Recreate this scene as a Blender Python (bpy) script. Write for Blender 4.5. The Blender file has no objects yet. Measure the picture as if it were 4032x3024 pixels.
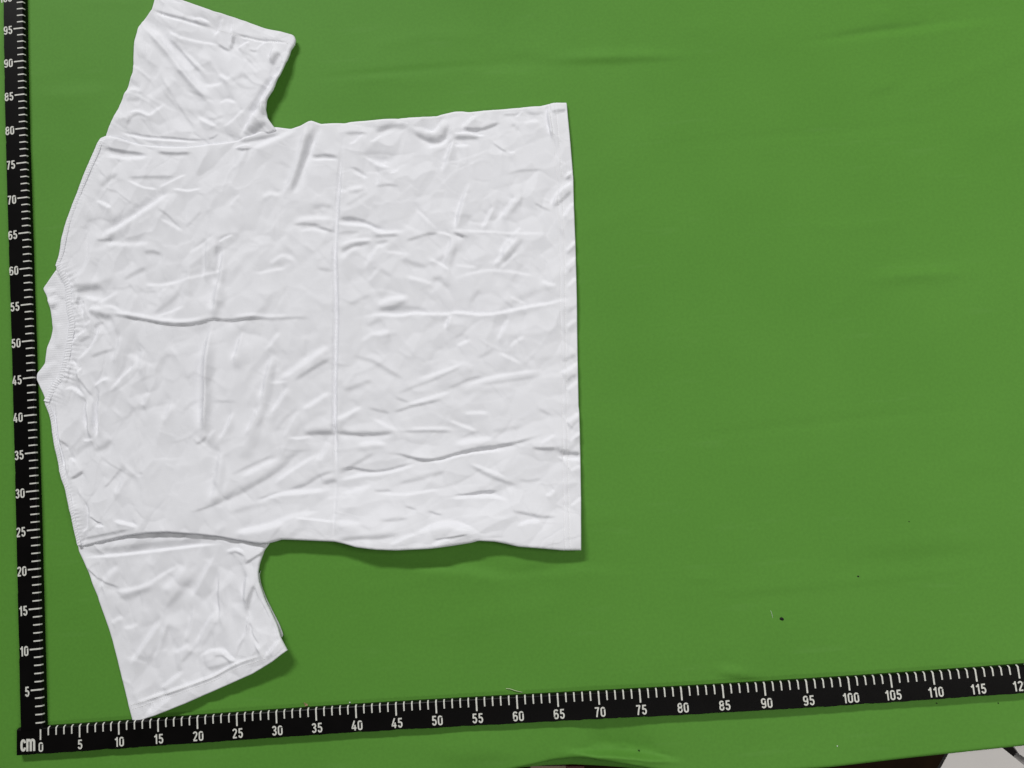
import bpy, math, random
import numpy as np
from mathutils import Matrix, Vector, Quaternion

# ------------------------------------------------------------------ camera, light, exposure
scene = bpy.context.scene
COL = scene.collection
CM = 0.01                                   # all measures below are centimetres on the table, origin at the rulers' zero

cam_data = bpy.data.cameras.new('camera')
cam_data.sensor_width = 36.0
cam_data.lens = 27.0357
cam_data.clip_start = 0.02
cam_data.clip_end = 50.0
cam = bpy.data.objects.new('camera', cam_data)
cam.matrix_world = Matrix.Translation(Vector((66.1790,27.0071,99.0805)) * CM) @ Matrix(((0.996219,0.076797,0.040629),(-0.071297,0.989862,-0.122844),(-0.049651,0.119483,0.991594))).to_4x4()
COL.objects.link(cam)
scene.camera = cam

world = bpy.data.worlds.new('World')
scene.world = world
world.use_nodes = True
bg = world.node_tree.nodes['Background']
bg.inputs[0].default_value = (0.86, 0.93, 1.0, 1)
bg.inputs[1].default_value = 0.055

def ceiling_lamp(name, loc, target, sx, sy, watts, color):
    l = bpy.data.lights.new(name, 'AREA')
    l.shape = 'RECTANGLE'; l.size = sx * CM; l.size_y = sy * CM
    l.energy = watts; l.color = color
    o = bpy.data.objects.new(name, l)
    d = (Vector(target) - Vector(loc)).normalized()
    x = Vector((1, 0, 0)); x = (x - d * x.dot(d)).normalized()
    y = (-d).cross(x)
    m = Matrix((x, y, -d)).transposed().to_4x4()
    o.matrix_world = Matrix.Translation(Vector(loc) * CM) @ m
    COL.objects.link(o)
    return o

ceiling_lamp('ceiling_lamp', (-140, 535, 400), (60, 40, 0), 250, 50, 362, (1.0, 0.99, 0.975))
ceiling_lamp('ceiling_lamp', (90, -150, 210), (60, 30, 0), 160, 30, 11, (1.0, 0.98, 0.95))
ceiling_lamp('ceiling_lamp', (235, 45, 240), (190, 45, 0), 110, 110, 32, (1.0, 0.98, 0.94))

scene.view_settings.view_transform = 'Standard'
scene.view_settings.look = 'None'
scene.view_settings.exposure = 0.0
scene.view_settings.gamma = 1.0
scene.view_settings.use_curve_mapping = False

# ------------------------------------------------------------------ helpers
rng = np.random.default_rng(7)
random.seed(7)
LIGHT2D = np.array((-0.40, 0.917))

def tag(o, label=None, category=None, kind=None, group=None):
    if label: o['label'] = label
    if category: o['category'] = category
    if kind: o['kind'] = kind
    if group: o['group'] = group
    return o

def root(name, loc, label, category, group=None):
    o = bpy.data.objects.new(name, None)
    o.empty_display_size = 0.02
    o.location = Vector(loc) * CM
    COL.objects.link(o)
    return tag(o, label, category, None, group)

def link(o, parent=None):
    COL.objects.link(o)
    if parent is not None:
        o.parent = parent
        q, t = parent, Vector((0, 0, 0))
        while q is not None:
            t = t + q.location; q = q.parent
        o.location = o.location - t
    return o

def mesh_obj(name, verts, faces, mat, parent=None, smooth=True, loc=None):
    """verts in cm (world, unless loc is given), faces either a list or an (n,4) array"""
    me = bpy.data.meshes.new(name)
    v = np.asarray(verts, float) * CM
    if isinstance(faces, np.ndarray):
        n = len(faces); k = faces.shape[1]
        me.vertices.add(len(v)); me.vertices.foreach_set('co', v.ravel())
        me.loops.add(n * k); me.loops.foreach_set('vertex_index', faces.astype(np.int32).ravel())
        me.polygons.add(n)
        me.polygons.foreach_set('loop_start', np.arange(0, n * k, k, dtype=np.int32))
        me.update(calc_edges=True)
    else:
        me.from_pydata(v.tolist(), [], faces); me.update()
    me.validate()
    me.polygons.foreach_set('use_smooth', np.full(len(me.polygons), smooth))
    if mat: me.materials.append(mat)
    o = bpy.data.objects.new(name, me)
    if loc is not None: o.location = Vector(loc) * CM
    return link(o, parent)

def resample(pts, n, smooth=0.0):
    p = np.asarray(pts, float)
    s = np.r_[0, np.cumsum(np.hypot(*np.diff(p, axis=0).T))]
    t = np.linspace(0, s[-1], max(n, 2))
    q = np.stack([np.interp(t, s, p[:, 0]), np.interp(t, s, p[:, 1])], 1)
    if smooth > 0:
        k = max(1, int(smooth / (s[-1] / n)))
        w = np.hanning(2 * k + 3)[1:-1]; w /= w.sum()
        pad = np.concatenate([2 * q[0] - q[1:len(w) // 2 + 1][::-1], q, 2 * q[-1] - q[-len(w) // 2:-1][::-1]])
        q = np.stack([np.convolve(pad[:, i], w, 'valid') for i in (0, 1)], 1)[:n]
    return q

def length(pts):
    return float(np.hypot(*np.diff(np.asarray(pts, float), axis=0).T).sum())

def perlin(x, y, seed=0):
    xi = np.floor(x).astype(np.int64); yi = np.floor(y).astype(np.int64)
    xf = x - xi; yf = y - yi
    def g(ix, iy, dx, dy):
        h = (ix * 374761393 + iy * 668265263 + seed * 1442695041) & 0x7fffffff
        h = ((h ^ (h >> 13)) * 1274126177) & 0x7fffffff
        a = (h ^ (h >> 16)).astype(float) * (2 * math.pi / 65536.0)
        return np.cos(a) * dx + np.sin(a) * dy
    u = xf * xf * xf * (xf * (xf * 6 - 15) + 10); v = yf * yf * yf * (yf * (yf * 6 - 15) + 10)
    a = g(xi, yi, xf, yf); b = g(xi + 1, yi, xf - 1, yf)
    c = g(xi, yi + 1, xf, yf - 1); d = g(xi + 1, yi + 1, xf - 1, yf - 1)
    return (a + u * (b - a)) * (1 - v) + (c + u * (d - c)) * v

def soft_abs(n, e=0.06):
    return np.sqrt(n * n + e * e) - e

GAIN = 1.0
def apply_stroke(Z, X, Y, kind, s, w, pts):
    """press one crease into the cloth: B leans toward the lamp, D away from it, R ridge, V valley"""
    p = np.asarray(pts, float)
    s = s * GAIN
    m = 3.2 * w
    sel = np.where((X > p[:, 0].min() - m) & (X < p[:, 0].max() + m) & (Y > p[:, 1].min() - m) & (Y < p[:, 1].max() + m))
    if len(sel[0]) == 0: return
    x = X[sel]; y = Y[sel]
    q = resample(p, max(len(p) * 2, 4), 0.0)
    seg = np.diff(q, axis=0); L = np.hypot(*seg.T); cum = np.r_[0, np.cumsum(L)]; tot = cum[-1]
    best = np.full(x.shape, 1e9); sd = np.zeros(x.shape); tt = np.zeros(x.shape)
    for i in range(len(seg)):
        if L[i] < 1e-6: continue
        d = seg[i] / L[i]
        rx = x - q[i, 0]; ry = y - q[i, 1]
        t = np.clip(rx * d[0] + ry * d[1], 0, L[i])
        ex = rx - d[0] * t; ey = ry - d[1] * t
        dist = ex * ex + ey * ey
        c = d[0] * ry - d[1] * rx
        b = dist < best
        best = np.where(b, dist, best); sd = np.where(b, c, sd); tt = np.where(b, cum[i] + t, tt)
    end = max(0.22 * tot, 0.8 * w)
    tp = np.clip(np.minimum(tt, tot - tt) / end, 0, 1) * 0.9 + 0.1
    tp = tp * tp * (3 - 2 * tp)
    env = np.exp(-best / (2 * w * w)) * tp
    if kind in 'BD':
        ch = q[-1] - q[0]; ch = ch / (np.hypot(*ch) + 1e-9)
        nl = -ch[1] * LIGHT2D[0] + ch[0] * LIGHT2D[1]
        g = s / max(abs(nl), 0.55) * (1 if nl > 0 else -1) * (1 if kind == 'D' else -1)
        Z[sel] += g * sd * env
    else:
        Z[sel] += s * w * env * (1 if kind == 'R' else -1)

def lean_stroke(Bm, X, Y, kind, s, w, pts, skew=0.0, taper=0.2):
    """one crease as a lean of the cloth: B tips it toward the lamp, D away; skew sharpens one flank"""
    p = np.asarray(pts, float)
    m = 3.4 * w * (1 + abs(skew))
    x0, dx = X[0, 0], X[0, 1] - X[0, 0]; y0, dy = Y[0, 0], Y[1, 0] - Y[0, 0]
    j0 = int(max(0, (p[:, 0].min() - m - x0) / dx)); j1 = int(min(X.shape[1], (p[:, 0].max() + m - x0) / dx + 2))
    i0 = int(max(0, (p[:, 1].min() - m - y0) / dy)); i1 = int(min(X.shape[0], (p[:, 1].max() + m - y0) / dy + 2))
    if j1 <= j0 or i1 <= i0: return
    x = X[i0:i1, j0:j1]; y = Y[i0:i1, j0:j1]
    q = resample(p, max(len(p) * 3, 6), 0.0)
    if len(p) > 2: q = resample(p, max(len(p) * 3, 6), 0.25 * length(p) / len(p))
    seg = np.diff(q, axis=0); L = np.hypot(*seg.T); cum = np.r_[0, np.cumsum(L)]; tot = cum[-1]
    best = np.full(x.shape, 1e9); sd = np.zeros(x.shape); tt = np.zeros(x.shape)
    for i in range(len(seg)):
        if L[i] < 1e-6: continue
        d = seg[i] / L[i]
        rx = x - q[i, 0]; ry = y - q[i, 1]
        t = np.clip(rx * d[0] + ry * d[1], 0, L[i])
        ex = rx - d[0] * t; ey = ry - d[1] * t
        dist = ex * ex + ey * ey
        b = dist < best
        best = np.where(b, dist, best); sd = np.where(b, d[0] * ry - d[1] * rx, sd); tt = np.where(b, cum[i] + t, tt)
    end = max(taper * tot, 0.8 * w)
    tp = np.clip(np.minimum(tt, tot - tt) / end, 0, 1)
    tp = 0.05 + 0.95 * tp * tp * (3 - 2 * tp)
    # the crease wavers in width and depth along its length
    wob = 1 + 0.35 * perlin(tt / (0.6 + 4 * w), 0 * tt + p[0, 0], 17)
    ww = w * (0.6 + 0.4 * tp) * wob * np.where(sd > 0, 1 + skew, 1 - skew)
    Bm[i0:i1, j0:j1] += (s if kind == 'B' else -s) * np.exp(-best / (2 * ww * ww)) * tp

def relief(Bm, pitch, eps=0.04, lam=0.7):
    """the height field whose slope toward the lamp is -Bm (least squares, solved in one transform)"""
    n0, n1 = Bm.shape
    P = np.pad(Bm, ((n0 // 4, n0 // 4), (n1 // 4, n1 // 4)))
    ky = 2 * math.pi * np.fft.fftfreq(P.shape[0], pitch)[:, None]; kx = 2 * math.pi * np.fft.rfftfreq(P.shape[1], pitch)[None]
    lk = LIGHT2D[0] * kx + LIGHT2D[1] * ky
    Zf = (-1j * lk) * np.fft.rfft2(-P) / (lk * lk + eps * (kx * kx + ky * ky) + lam)
    Z = np.fft.irfft2(Zf, P.shape)
    return Z[n0 // 4:n0 // 4 + n0, n1 // 4:n1 // 4 + n1]

def facets(X, Y, lam_, ang, stretch, seed):
    """crushed cloth: small flat facets that lean this way and that, meeting in sharp creases"""
    c, s = math.cos(ang), math.sin(ang)
    x = (X * c + Y * s) / (lam_ * stretch); y = (-X * s + Y * c) / lam_
    xi = np.floor(x).astype(np.int64); yi = np.floor(y).astype(np.int64)
    f1 = np.full(x.shape, 9.0); f2 = np.full(x.shape, 9.0); val = np.zeros(x.shape); ed = np.zeros(x.shape)
    for dx in (-1, 0, 1):
        for dy in (-1, 0, 1):
            cx, cy = xi + dx, yi + dy
            h = (cx * 374761393 + cy * 668265263 + seed * 1442695041) & 0x7fffffff
            h = ((h ^ (h >> 13)) * 1274126177) & 0x7fffffff
            h = h ^ (h >> 16)
            px = cx + (h & 1023) / 1023.0; py = cy + ((h >> 10) & 1023) / 1023.0
            d = np.hypot(x - px, y - py)
            v = ((h >> 4) & 255) / 127.5 - 1
            near = d < f1
            f2 = np.where(near, f1, np.minimum(f2, d)); val = np.where(near, v, val); f1 = np.where(near, d, f1)
            ed = np.where(near, ((h >> 7) & 255) / 127.5 - 1, ed)
    e = (f2 - f1) * lam_
    return val * np.clip(e / 0.25, 0, 1) + 1.1 * ed * np.exp(-(e / 0.14) ** 2)

def cloth_relief(x0, x1, y0, y1, strokes, gain, seed, field, count, zones, pitch=0.11):
    """all creases of one panel: the drawn ones, many small ones along the local grain, and soft unevenness"""
    xs = np.arange(x0, x1, pitch); ys = np.arange(y0, y1, pitch)
    X, Y = np.meshgrid(xs, ys)
    Bm = np.zeros_like(X)
    r = np.random.default_rng(seed)
    for k, s, w, p, *sk in strokes:
        q_ = r.uniform(-0.45, 0.45)
        lean_stroke(Bm, X, Y, k, s * gain * (1.4 if k == 'B' else 0.95), w * (0.72 if w < 0.3 else 0.85), p, sk[0] if sk else q_)
    for i in range(count):
        c = np.array((r.uniform(x0, x1), r.uniform(y0, y1)))
        a = field(c, r); ln = r.uniform(1.5, 8.0); n = 7
        t = np.linspace(-0.5, 0.5, n) * ln
        bend = r.normal(0, 0.09) * ln
        d = np.array((math.cos(a), math.sin(a))); nn = np.array((-d[1], d[0]))
        pts = c + t[:, None] * d + (bend * (1 - (2 * t / ln) ** 2) + r.normal(0, 0.05, n) * ln * 0.35)[:, None] * nn
        w = r.choice((0.06, 0.07, 0.09, 0.13, 0.3, 0.7))
        s = r.uniform(0.08, 0.30)
        k = 'BD'[int(r.random() < 0.5)]
        lean_stroke(Bm, X, Y, k, s, w, pts, r.uniform(-0.5, 0.5))
        if r.random() < 0.5:
            lean_stroke(Bm, X, Y, 'D' if k == 'B' else 'B', s * 0.7, w * 1.3, pts + nn * w * 2.2 * r.choice((-1, 1)), r.uniform(-0.5, 0.5))
    wx = 1.2 * perlin(X / 5, Y / 5, seed + 9) + 0.35 * perlin(X / 1.6, Y / 1.6, seed + 11)
    wy = 1.2 * perlin(X / 5 + 7, Y / 5 + 3, seed + 10) + 0.35 * perlin(X / 1.6 + 3, Y / 1.6 + 8, seed + 12)
    Bm += 0.20 * perlin((X + wx) / 5.5, (Y + wy) / 5.5, seed + 1) + 0.05 * perlin((X + wx) / 0.9, (Y + wy) / 0.9, seed + 3)
    for wt, ang, st in zones(X, Y):
        for lam_, am in ((3.6, 0.22), (1.9, 0.19)):
            Bm += wt * am * facets(X + wx, Y + wy, lam_, ang, st, seed + int(lam_ * 10))
    Zr = relief(Bm, pitch)
    def sample(px, py):
        fx = np.clip((px - x0) / pitch, 0, len(xs) - 1.001); fy = np.clip((py - y0) / pitch, 0, len(ys) - 1.001)
        i = fx.astype(int); j = fy.astype(int); u = fx - i; v = fy - j
        return (Zr[j, i] * (1 - u) + Zr[j, i + 1] * u) * (1 - v) + (Zr[j + 1, i] * (1 - u) + Zr[j + 1, i + 1] * u) * v
    return sample

# ------------------------------------------------------------------ materials
def new_mat(name):
    m = bpy.data.materials.new(name); m.use_nodes = True
    nt = m.node_tree
    return m, nt, nt.nodes, nt.links, nt.nodes['Principled BSDF']

def mat_cover():
    m, nt, N, L, b = new_mat('green_vinyl')
    tc = N.new('ShaderNodeTexCoord')
    n1 = N.new('ShaderNodeTexNoise'); n1.inputs['Scale'].default_value = 7; n1.inputs['Detail'].default_value = 6
    n2 = N.new('ShaderNodeTexNoise'); n2.inputs['Scale'].default_value = 260; n2.inputs['Detail'].default_value = 3
    n3 = N.new('ShaderNodeTexNoise'); n3.inputs['Scale'].default_value = 1200; n3.inputs['Detail'].default_value = 2
    for n in (n1, n2, n3): L.new(tc.outputs['Object'], n.inputs['Vector'])
    a = N.new('ShaderNodeMix'); a.data_type = 'RGBA'
    a.inputs[6].default_value = (0.080, 0.236, 0.027, 1); a.inputs[7].default_value = (0.095, 0.265, 0.034, 1)
    L.new(n1.outputs['Fac'], a.inputs[0])
    c = N.new('ShaderNodeMix'); c.data_type = 'RGBA'; c.blend_type = 'MULTIPLY'
    r = N.new('ShaderNodeMapRange'); r.inputs[1].default_value = 0.3; r.inputs[2].default_value = 0.7
    r.inputs[3].default_value = 0.955; r.inputs[4].default_value = 1.045
    L.new(n2.outputs['Fac'], r.inputs[0])
    cb = N.new('ShaderNodeCombineColor')
    for i in range(3): L.new(r.outputs[0], cb.inputs[i])
    c.inputs[0].default_value = 1.0
    L.new(a.outputs[2], c.inputs[6]); L.new(cb.outputs[0], c.inputs[7])
    # scuffs: short pale rubbed marks
    mp = N.new('ShaderNodeMapping'); mp.inputs['Scale'].default_value = (9, 60, 1); mp.inputs['Rotation'].default_value = (0, 0, 0.12)
    n4 = N.new('ShaderNodeTexNoise'); n4.inputs['Scale'].default_value = 1.0; n4.inputs['Detail'].default_value = 4
    L.new(tc.outputs['Object'], mp.inputs[0]); L.new(mp.outputs[0], n4.inputs['Vector'])
    r2 = N.new('ShaderNodeMapRange'); r2.inputs[1].default_value = 0.62; r2.inputs[2].default_value = 0.80
    r2.inputs[3].default_value = 0.0; r2.inputs[4].default_value = 0.16
    L.new(n4.outputs['Fac'], r2.inputs[0])
    d = N.new('ShaderNodeMix'); d.data_type = 'RGBA'; d.inputs[7].default_value = (0.16, 0.33, 0.09, 1)
    L.new(r2.outputs[0], d.inputs[0]); L.new(c.outputs[2], d.inputs[6])
    L.new(d.outputs[2], b.inputs['Base Color'])
    b.inputs['Roughness'].default_value = 0.72
    b.inputs['Specular IOR Level'].default_value = 0.25
    bp = N.new('ShaderNodeBump'); bp.inputs['Strength'].default_value = 0.12; bp.inputs['Distance'].default_value = 0.0006
    L.new(n3.outputs['Fac'], bp.inputs['Height']); L.new(bp.outputs[0], b.inputs['Normal'])
    return m

def mat_cloth(name, color, rib=False):
    m, nt, N, L, b = new_mat(name)
    tc = N.new('ShaderNodeTexCoord')
    n1 = N.new('ShaderNodeTexNoise'); n1.inputs['Scale'].default_value = 900; n1.inputs['Detail'].default_value = 2
    n2 = N.new('ShaderNodeTexNoise'); n2.inputs['Scale'].default_value = 60; n2.inputs['Detail'].default_value = 5
    L.new(tc.outputs['Object'], n1.inputs['Vector']); L.new(tc.outputs['Object'], n2.inputs['Vector'])
    add = N.new('ShaderNodeMath'); add.operation = 'MULTIPLY_ADD'; add.inputs[1].default_value = 0.8
    L.new(n2.outputs['Fac'], add.inputs[0]); L.new(n1.outputs['Fac'], add.inputs[2])
    bp = N.new('ShaderNodeBump'); bp.inputs['Strength'].default_value = 0.35; bp.inputs['Distance'].default_value = 0.0006
    L.new(add.outputs[0], bp.inputs['Height']); L.new(bp.outputs[0], b.inputs['Normal'])
    b.inputs['Base Color'].default_value = (*color, 1)
    b.inputs['Roughness'].default_value = 0.92
    b.inputs['Specular IOR Level'].default_value = 0.15
    b.inputs['Sheen Weight'].default_value = 0.08
    return m

def mat_plain(name, color, rough=0.5, spec=0.5, noise=0.0, scale=80):
    m, nt, N, L, b = new_mat(name)
    b.inputs['Roughness'].default_value = rough
    b.inputs['Specular IOR Level'].default_value = spec
    tc = N.new('ShaderNodeTexCoord')
    n = N.new('ShaderNodeTexNoise'); n.inputs['Scale'].default_value = scale; n.inputs['Detail'].default_value = 5
    L.new(tc.outputs['Object'], n.inputs['Vector'])
    mx = N.new('ShaderNodeMix'); mx.data_type = 'RGBA'
    mx.inputs[6].default_value = (*[c * (1 - noise) for c in color], 1)
    mx.inputs[7].default_value = (*[min(1, c * (1 + noise)) for c in color], 1)
    L.new(n.outputs['Fac'], mx.inputs[0]); L.new(mx.outputs[2], b.inputs['Base Color'])
    return m

M_COVER = mat_cover()
M_CLOTH = mat_cloth('white_cotton', (0.785, 0.79, 0.83))
M_RIB = mat_cloth('white_rib_knit', (0.785, 0.79, 0.83))
M_THREAD = mat_plain('white_thread', (0.78, 0.78, 0.79), 0.8, 0.2)
M_BLACK = mat_plain('black_ruler_plastic', (0.003, 0.0026, 0.0025), 0.32, 0.14, 0.5, 40)
M_PRINT = mat_plain('white_ruler_print', (0.62, 0.62, 0.57), 0.6, 0.3, 0.3, 260)
M_FLOOR = mat_plain('dark_brown_floor', (0.018, 0.008, 0.0025), 0.7, 0.1, 0.6, 30)
M_BOARD = mat_plain('white_board', (0.90, 0.86, 0.84), 0.5, 0.3, 0.03, 20)
M_GREYBOARD = mat_plain('grey_card', (0.42, 0.40, 0.39), 0.6, 0.3, 0.08, 60)
M_STEEL = mat_plain('bright_tube', (0.62, 0.58, 0.50), 0.35, 0.5, 0.1, 30)
M_SPECK = mat_plain('dark_grit', (0.012, 0.012, 0.01), 0.8, 0.2, 0.4, 500)
M_CHIP = mat_plain('tan_paper_chip', (0.36, 0.25, 0.14), 0.8, 0.2, 0.2, 300)
M_CARTON = mat_plain('tan_carton', (0.35, 0.25, 0.19), 0.8, 0.2, 0.1, 60)
M_RED = mat_plain('dark_red_plastic', (0.10, 0.012, 0.012), 0.5, 0.4, 0.2, 60)
M_WOOD = mat_plain('table_board', (0.05, 0.030, 0.018), 0.7, 0.3, 0.4, 25)

# ------------------------------------------------------------------ the table: green cover with its folds and front edge
EDGE = [(-29.16,-12.62),(3.85,-10.37),(36.09,-9.35),(51.91,-8.85),(58.21,-8.39),(61.05,-7.95),(63.57,-7.55),(65.76,-7.37),(67.62,-7.42),(70.08,-7.73),(72.81,-8.32),(75.51,-9.02),(79.72,-9.95),(85.78,-10.36),(97.04,-10.09),(106.99,-9.55),(118.79,-8.98),(133.80,-8.20)]
_e = np.array(EDGE); _o = np.argsort(_e[:, 0]); EX, EY = _e[_o, 0], _e[_o, 1]
def edge_y(x):
    return np.interp(x, EX, EY)

COVER_STROKES = [
 ('D', .16, .45, [(68.41,82.89),(74.09,82.66),(77.84,82.39),(82.84,82.12),(90.90,81.58)]), ('B', .10, .6, [(68.50,84.00),(74.79,83.54),(79.47,83.07),(85.39,82.61),(91.90,82.22)]),
 ('B', .07, .8, [(59.52,83.04),(65.23,82.81),(71.54,82.45)]), ('D', .06, 1.0, [(61.51,84.12),(67.21,83.76),(72.86,83.12)]),
 ('B', .17, .4, [(101.46,81.85),(107.07,82.45),(113.56,82.89),(124.25,83.09),(133.70,83.21)]), ('D', .15, .4, [(104.00,82.53),(107.12,82.85),(113.62,83.35),(124.34,83.68)]),
 ('B', .07, .9, [(107.31,49.80),(113.82,50.07),(122.52,49.58)]), ('D', .09, .6, [(107.78,48.84),(113.68,49.04),(122.39,48.67)]),
 ('D', .06, .5, [(110.96,74.32),(114.04,74.67),(117.19,75.67)]), ('B', .06, .4, [(112.64,87.73),(114.59,86.19),(117.86,85.35)]),
 ('B', .13, .55, [(34.72,18.27),(38.69,17.71),(42.69,17.97),(46.65,17.57),(49.77,16.79),(55.63,16.02),(59.87,14.92),(64.17,15.08),(69.25,15.37),(73.84,14.77),(77.62,13.91)]),
 ('D', .10, .6, [(55.66,16.50),(58.36,15.75),(60.09,15.35),(63.24,15.62),(68.12,15.77)]),
 ('B', .10, .4, [(83.99,2.72),(86.20,2.22),(88.58,1.71)]), ('D', .16, .3, [(83.86,1.44),(86.64,1.09),(88.48,0.75),(90.91,0.75)]),
 ('B', .05, .8, [(-2.77,85.76),(3.04,85.43),(10.81,85.35)]), ('D', .05, .8, [(98.90,14.59),(106.43,14.56),(123.21,14.55)]),
 ('B', .06, .6, [(81.66,13.56),(84.13,13.39),(86.58,13.14)]), ('D', .06, .6, [(81.61,13.09),(84.08,12.89),(86.53,12.62)]),
 ('B', .07, .4, [(35.79,83.58),(47.15,83.39),(57.72,83.34),(66.44,83.03)]), ('D', .08, .4, [(35.82,84.40),(47.19,84.17),(57.76,84.08),(66.49,83.73)]),
 ('B', .03, .5, [(77.18,29.67),(93.35,30.74),(109.26,31.16),(124.94,31.26)]), ('D', .03, .5, [(77.25,30.47),(93.43,31.54),(109.36,31.96),(125.05,32.05)]), ('B', .03, .6, [(74.63,68.98),(94.25,69.28),(114.13,68.82),(131.77,70.30)]), ('D', .03, .6, [(74.72,70.05),(94.36,70.34),(114.27,69.86),(131.93,71.35)]),
 ('B', .03, .5, [(75.58,12.03),(91.24,11.64),(109.89,12.27),(123.19,12.92)]), ('D', .03, .5, [(75.51,11.26),(91.15,10.81),(109.78,11.45),(123.06,12.07)]),
 ('D', .05, 2.5, [(53.11,95.10),(63.62,92.86),(74.03,91.02)]),
 # the ridge the cover makes behind its wavy front edge
 ('B', .80, .34, [(64.69,-6.26),(68.47,-6.70),(71.80,-7.09),(75.12,-7.49),(79.49,-8.26)]), ('D', .14, .5, [(60.57,-7.00),(65.04,-7.47),(69.50,-7.86),(73.92,-8.41),(77.20,-8.96)]),
 ('D', .10, 1.4, [(48.10,-6.54),(53.78,-6.84),(58.31,-6.98),(61.70,-6.95)]),
]

_cover = {}
def cover_height(X, Y):
    if 'f' not in _cover:
        def grain(c, r): return 0.08 + r.normal(0, 0.25)
        xs = np.arange(-24, 154, 0.22); ys = np.arange(-26, 118, 0.22)
        GX, GY = np.meshgrid(xs, ys)
        Bm = np.zeros_like(GX)
        r = np.random.default_rng(5)
        for k, s, w, p in COVER_STROKES: lean_stroke(Bm, GX, GY, k, s * 2.8, w, p, r.uniform(-0.4, 0.4), 0.45)
        for i in range(70):
            c = np.array((r.uniform(-10, 140), r.uniform(-6, 108))); a = grain(c, r); ln = r.uniform(6, 26)
            t = np.linspace(-0.5, 0.5, 7) * ln; d = np.array((math.cos(a), math.sin(a))); nn = np.array((-d[1], d[0]))
            pts = c + t[:, None] * d + (r.normal(0, 0.04) * ln * (1 - (2 * t / ln) ** 2) + r.normal(0, 0.15, 7))[:, None] * nn
            w = r.choice((0.5, 0.8, 1.5, 3.0)); s_ = r.uniform(0.015, 0.05)
            lean_stroke(Bm, GX, GY, 'B', s_, w, pts, r.uniform(-0.5, 0.5)); lean_stroke(Bm, GX, GY, 'D', s_, w, pts - nn * w * 2.4, r.uniform(-0.5, 0.5))
        Bm += 0.05 * perlin(GX / 24, GY / 15, 3) + 0.03 * perlin(GX / 9, GY / 6, 4)
        Zr = relief(Bm, 0.22, 0.06, 0.10) * np.clip((GX * 0 + 1), 0, 1)
        _cover['f'] = (Zr, xs, ys)
    Zr, xs, ys = _cover['f']
    fx = np.clip((X - xs[0]) / 0.22, 0, len(xs) - 1.001); fy = np.clip((Y - ys[0]) / 0.22, 0, len(ys) - 1.001)
    i = fx.astype(int); j = fy.astype(int); u = fx - i; v = fy - j
    return np.clip((Zr[j, i] * (1 - u) + Zr[j, i + 1] * u) * (1 - v) + (Zr[j + 1, i] * (1 - u) + Zr[j + 1, i + 1] * u) * v, -0.6, 0.6)

def build_cover():
    nx, ny = 700, 520
    x = np.linspace(-22, 152, nx)
    v = np.linspace(0, 1, ny) ** 1.15
    X = np.repeat(x[None], ny, 0)
    Y = edge_y(X) + v[:, None] * (116 - edge_y(X))
    Z = cover_height(X, Y)
    apply_stroke(Z, X, Y, 'B', 0.75, 0.26, [(65.58,-6.33),(68.47,-6.70),(71.80,-7.07),(75.12,-7.47),(79.27,-8.23)])
    # the front rolls over the table edge and hangs a little
    d = Y - edge_y(X)
    Z -= np.where(d < 0.5, 0.5 - np.sqrt(np.clip(0.25 - (0.5 - np.clip(d, 0, 0.5)) ** 2, 0, None)), 0)
    V = np.stack([X, Y, Z], -1).reshape(-1, 3)
    idx = np.arange(nx * ny).reshape(ny, nx)
    F = np.stack([idx[:-1, :-1], idx[:-1, 1:], idx[1:, 1:], idx[1:, :-1]], -1).reshape(-1, 4)
    # hanging lip, then the underside turned back
    rows = []
    base = len(V); prev = idx[0]
    for k, (dy, dz) in enumerate(((0.0, -0.7), (0.03, -1.4), (0.25, -1.5), (1.4, -1.5))):
        r = np.stack([x, edge_y(x) + dy, Z[0] * 0 - 0.5 + dz + 0.03 * perlin(x / 2, x * 0 + k, 9)], -1)
        V = np.vstack([V, r]); cur = base + k * nx + np.arange(nx)
        F = np.vstack([F, np.stack([cur[:-1], cur[1:], prev[1:], prev[:-1]], -1)])
        prev = cur
    o = mesh_obj('table_cover', V, F, M_COVER)
    tag(o, 'green vinyl cover stretched over the measuring table', 'table cover', 'structure')
    # the cover's own hem, turned under and showing as a rim below the wave
    rim = resample([(57.10,-10.03),(59.25,-9.84),(62.58,-9.74),(66.12,-9.80),(69.62,-10.14),(73.10,-10.58),(75.40,-11.01)], 60, 0.5)
    Vr = []
    for px, py in rim: Vr += [(px, py, -5.4), (px, py + 0.06, -5.05), (px, py + 0.5, -5.0), (px, py + 3.5, -5.0)]
    Fr = [(4 * i + j, 4 * i + 4 + j, 4 * i + 5 + j, 4 * i + 1 + j) for i in range(59) for j in range(3)]
    h = mesh_obj('turned_hem', Vr, Fr, M_COVER, o)
    # the board underneath
    pts = [(float(a), float(edge_y(a)) + 3.0) for a in np.linspace(-21, 151, 60)]
    n = len(pts)
    V = [(px, py, -1.0) for px, py in pts] + [(151, 114, -1.0), (-21, 114, -1.0)]
    m_ = len(V)
    V += [(a, b, -3.2) for a, b, c in V]
    F = [list(range(m_)), list(range(2 * m_ - 1, m_ - 1, -1))] + [[i, m_ + i, m_ + (i + 1) % m_, (i + 1) % m_] for i in range(m_)]
    b = mesh_obj('table_board', V, F, M_WOOD, smooth=False)
    tag(b, 'dark board of the measuring table under the green cover', 'table', 'structure')
build_cover()

fl = mesh_obj('floor', [(-400, -500, -75), (600, -500, -75), (600, 300, -75), (-400, 300, -75)], [(0, 1, 2, 3)], M_FLOOR, smooth=False)
tag(fl, 'dark brown floor under the table', 'floor', 'structure')

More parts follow.
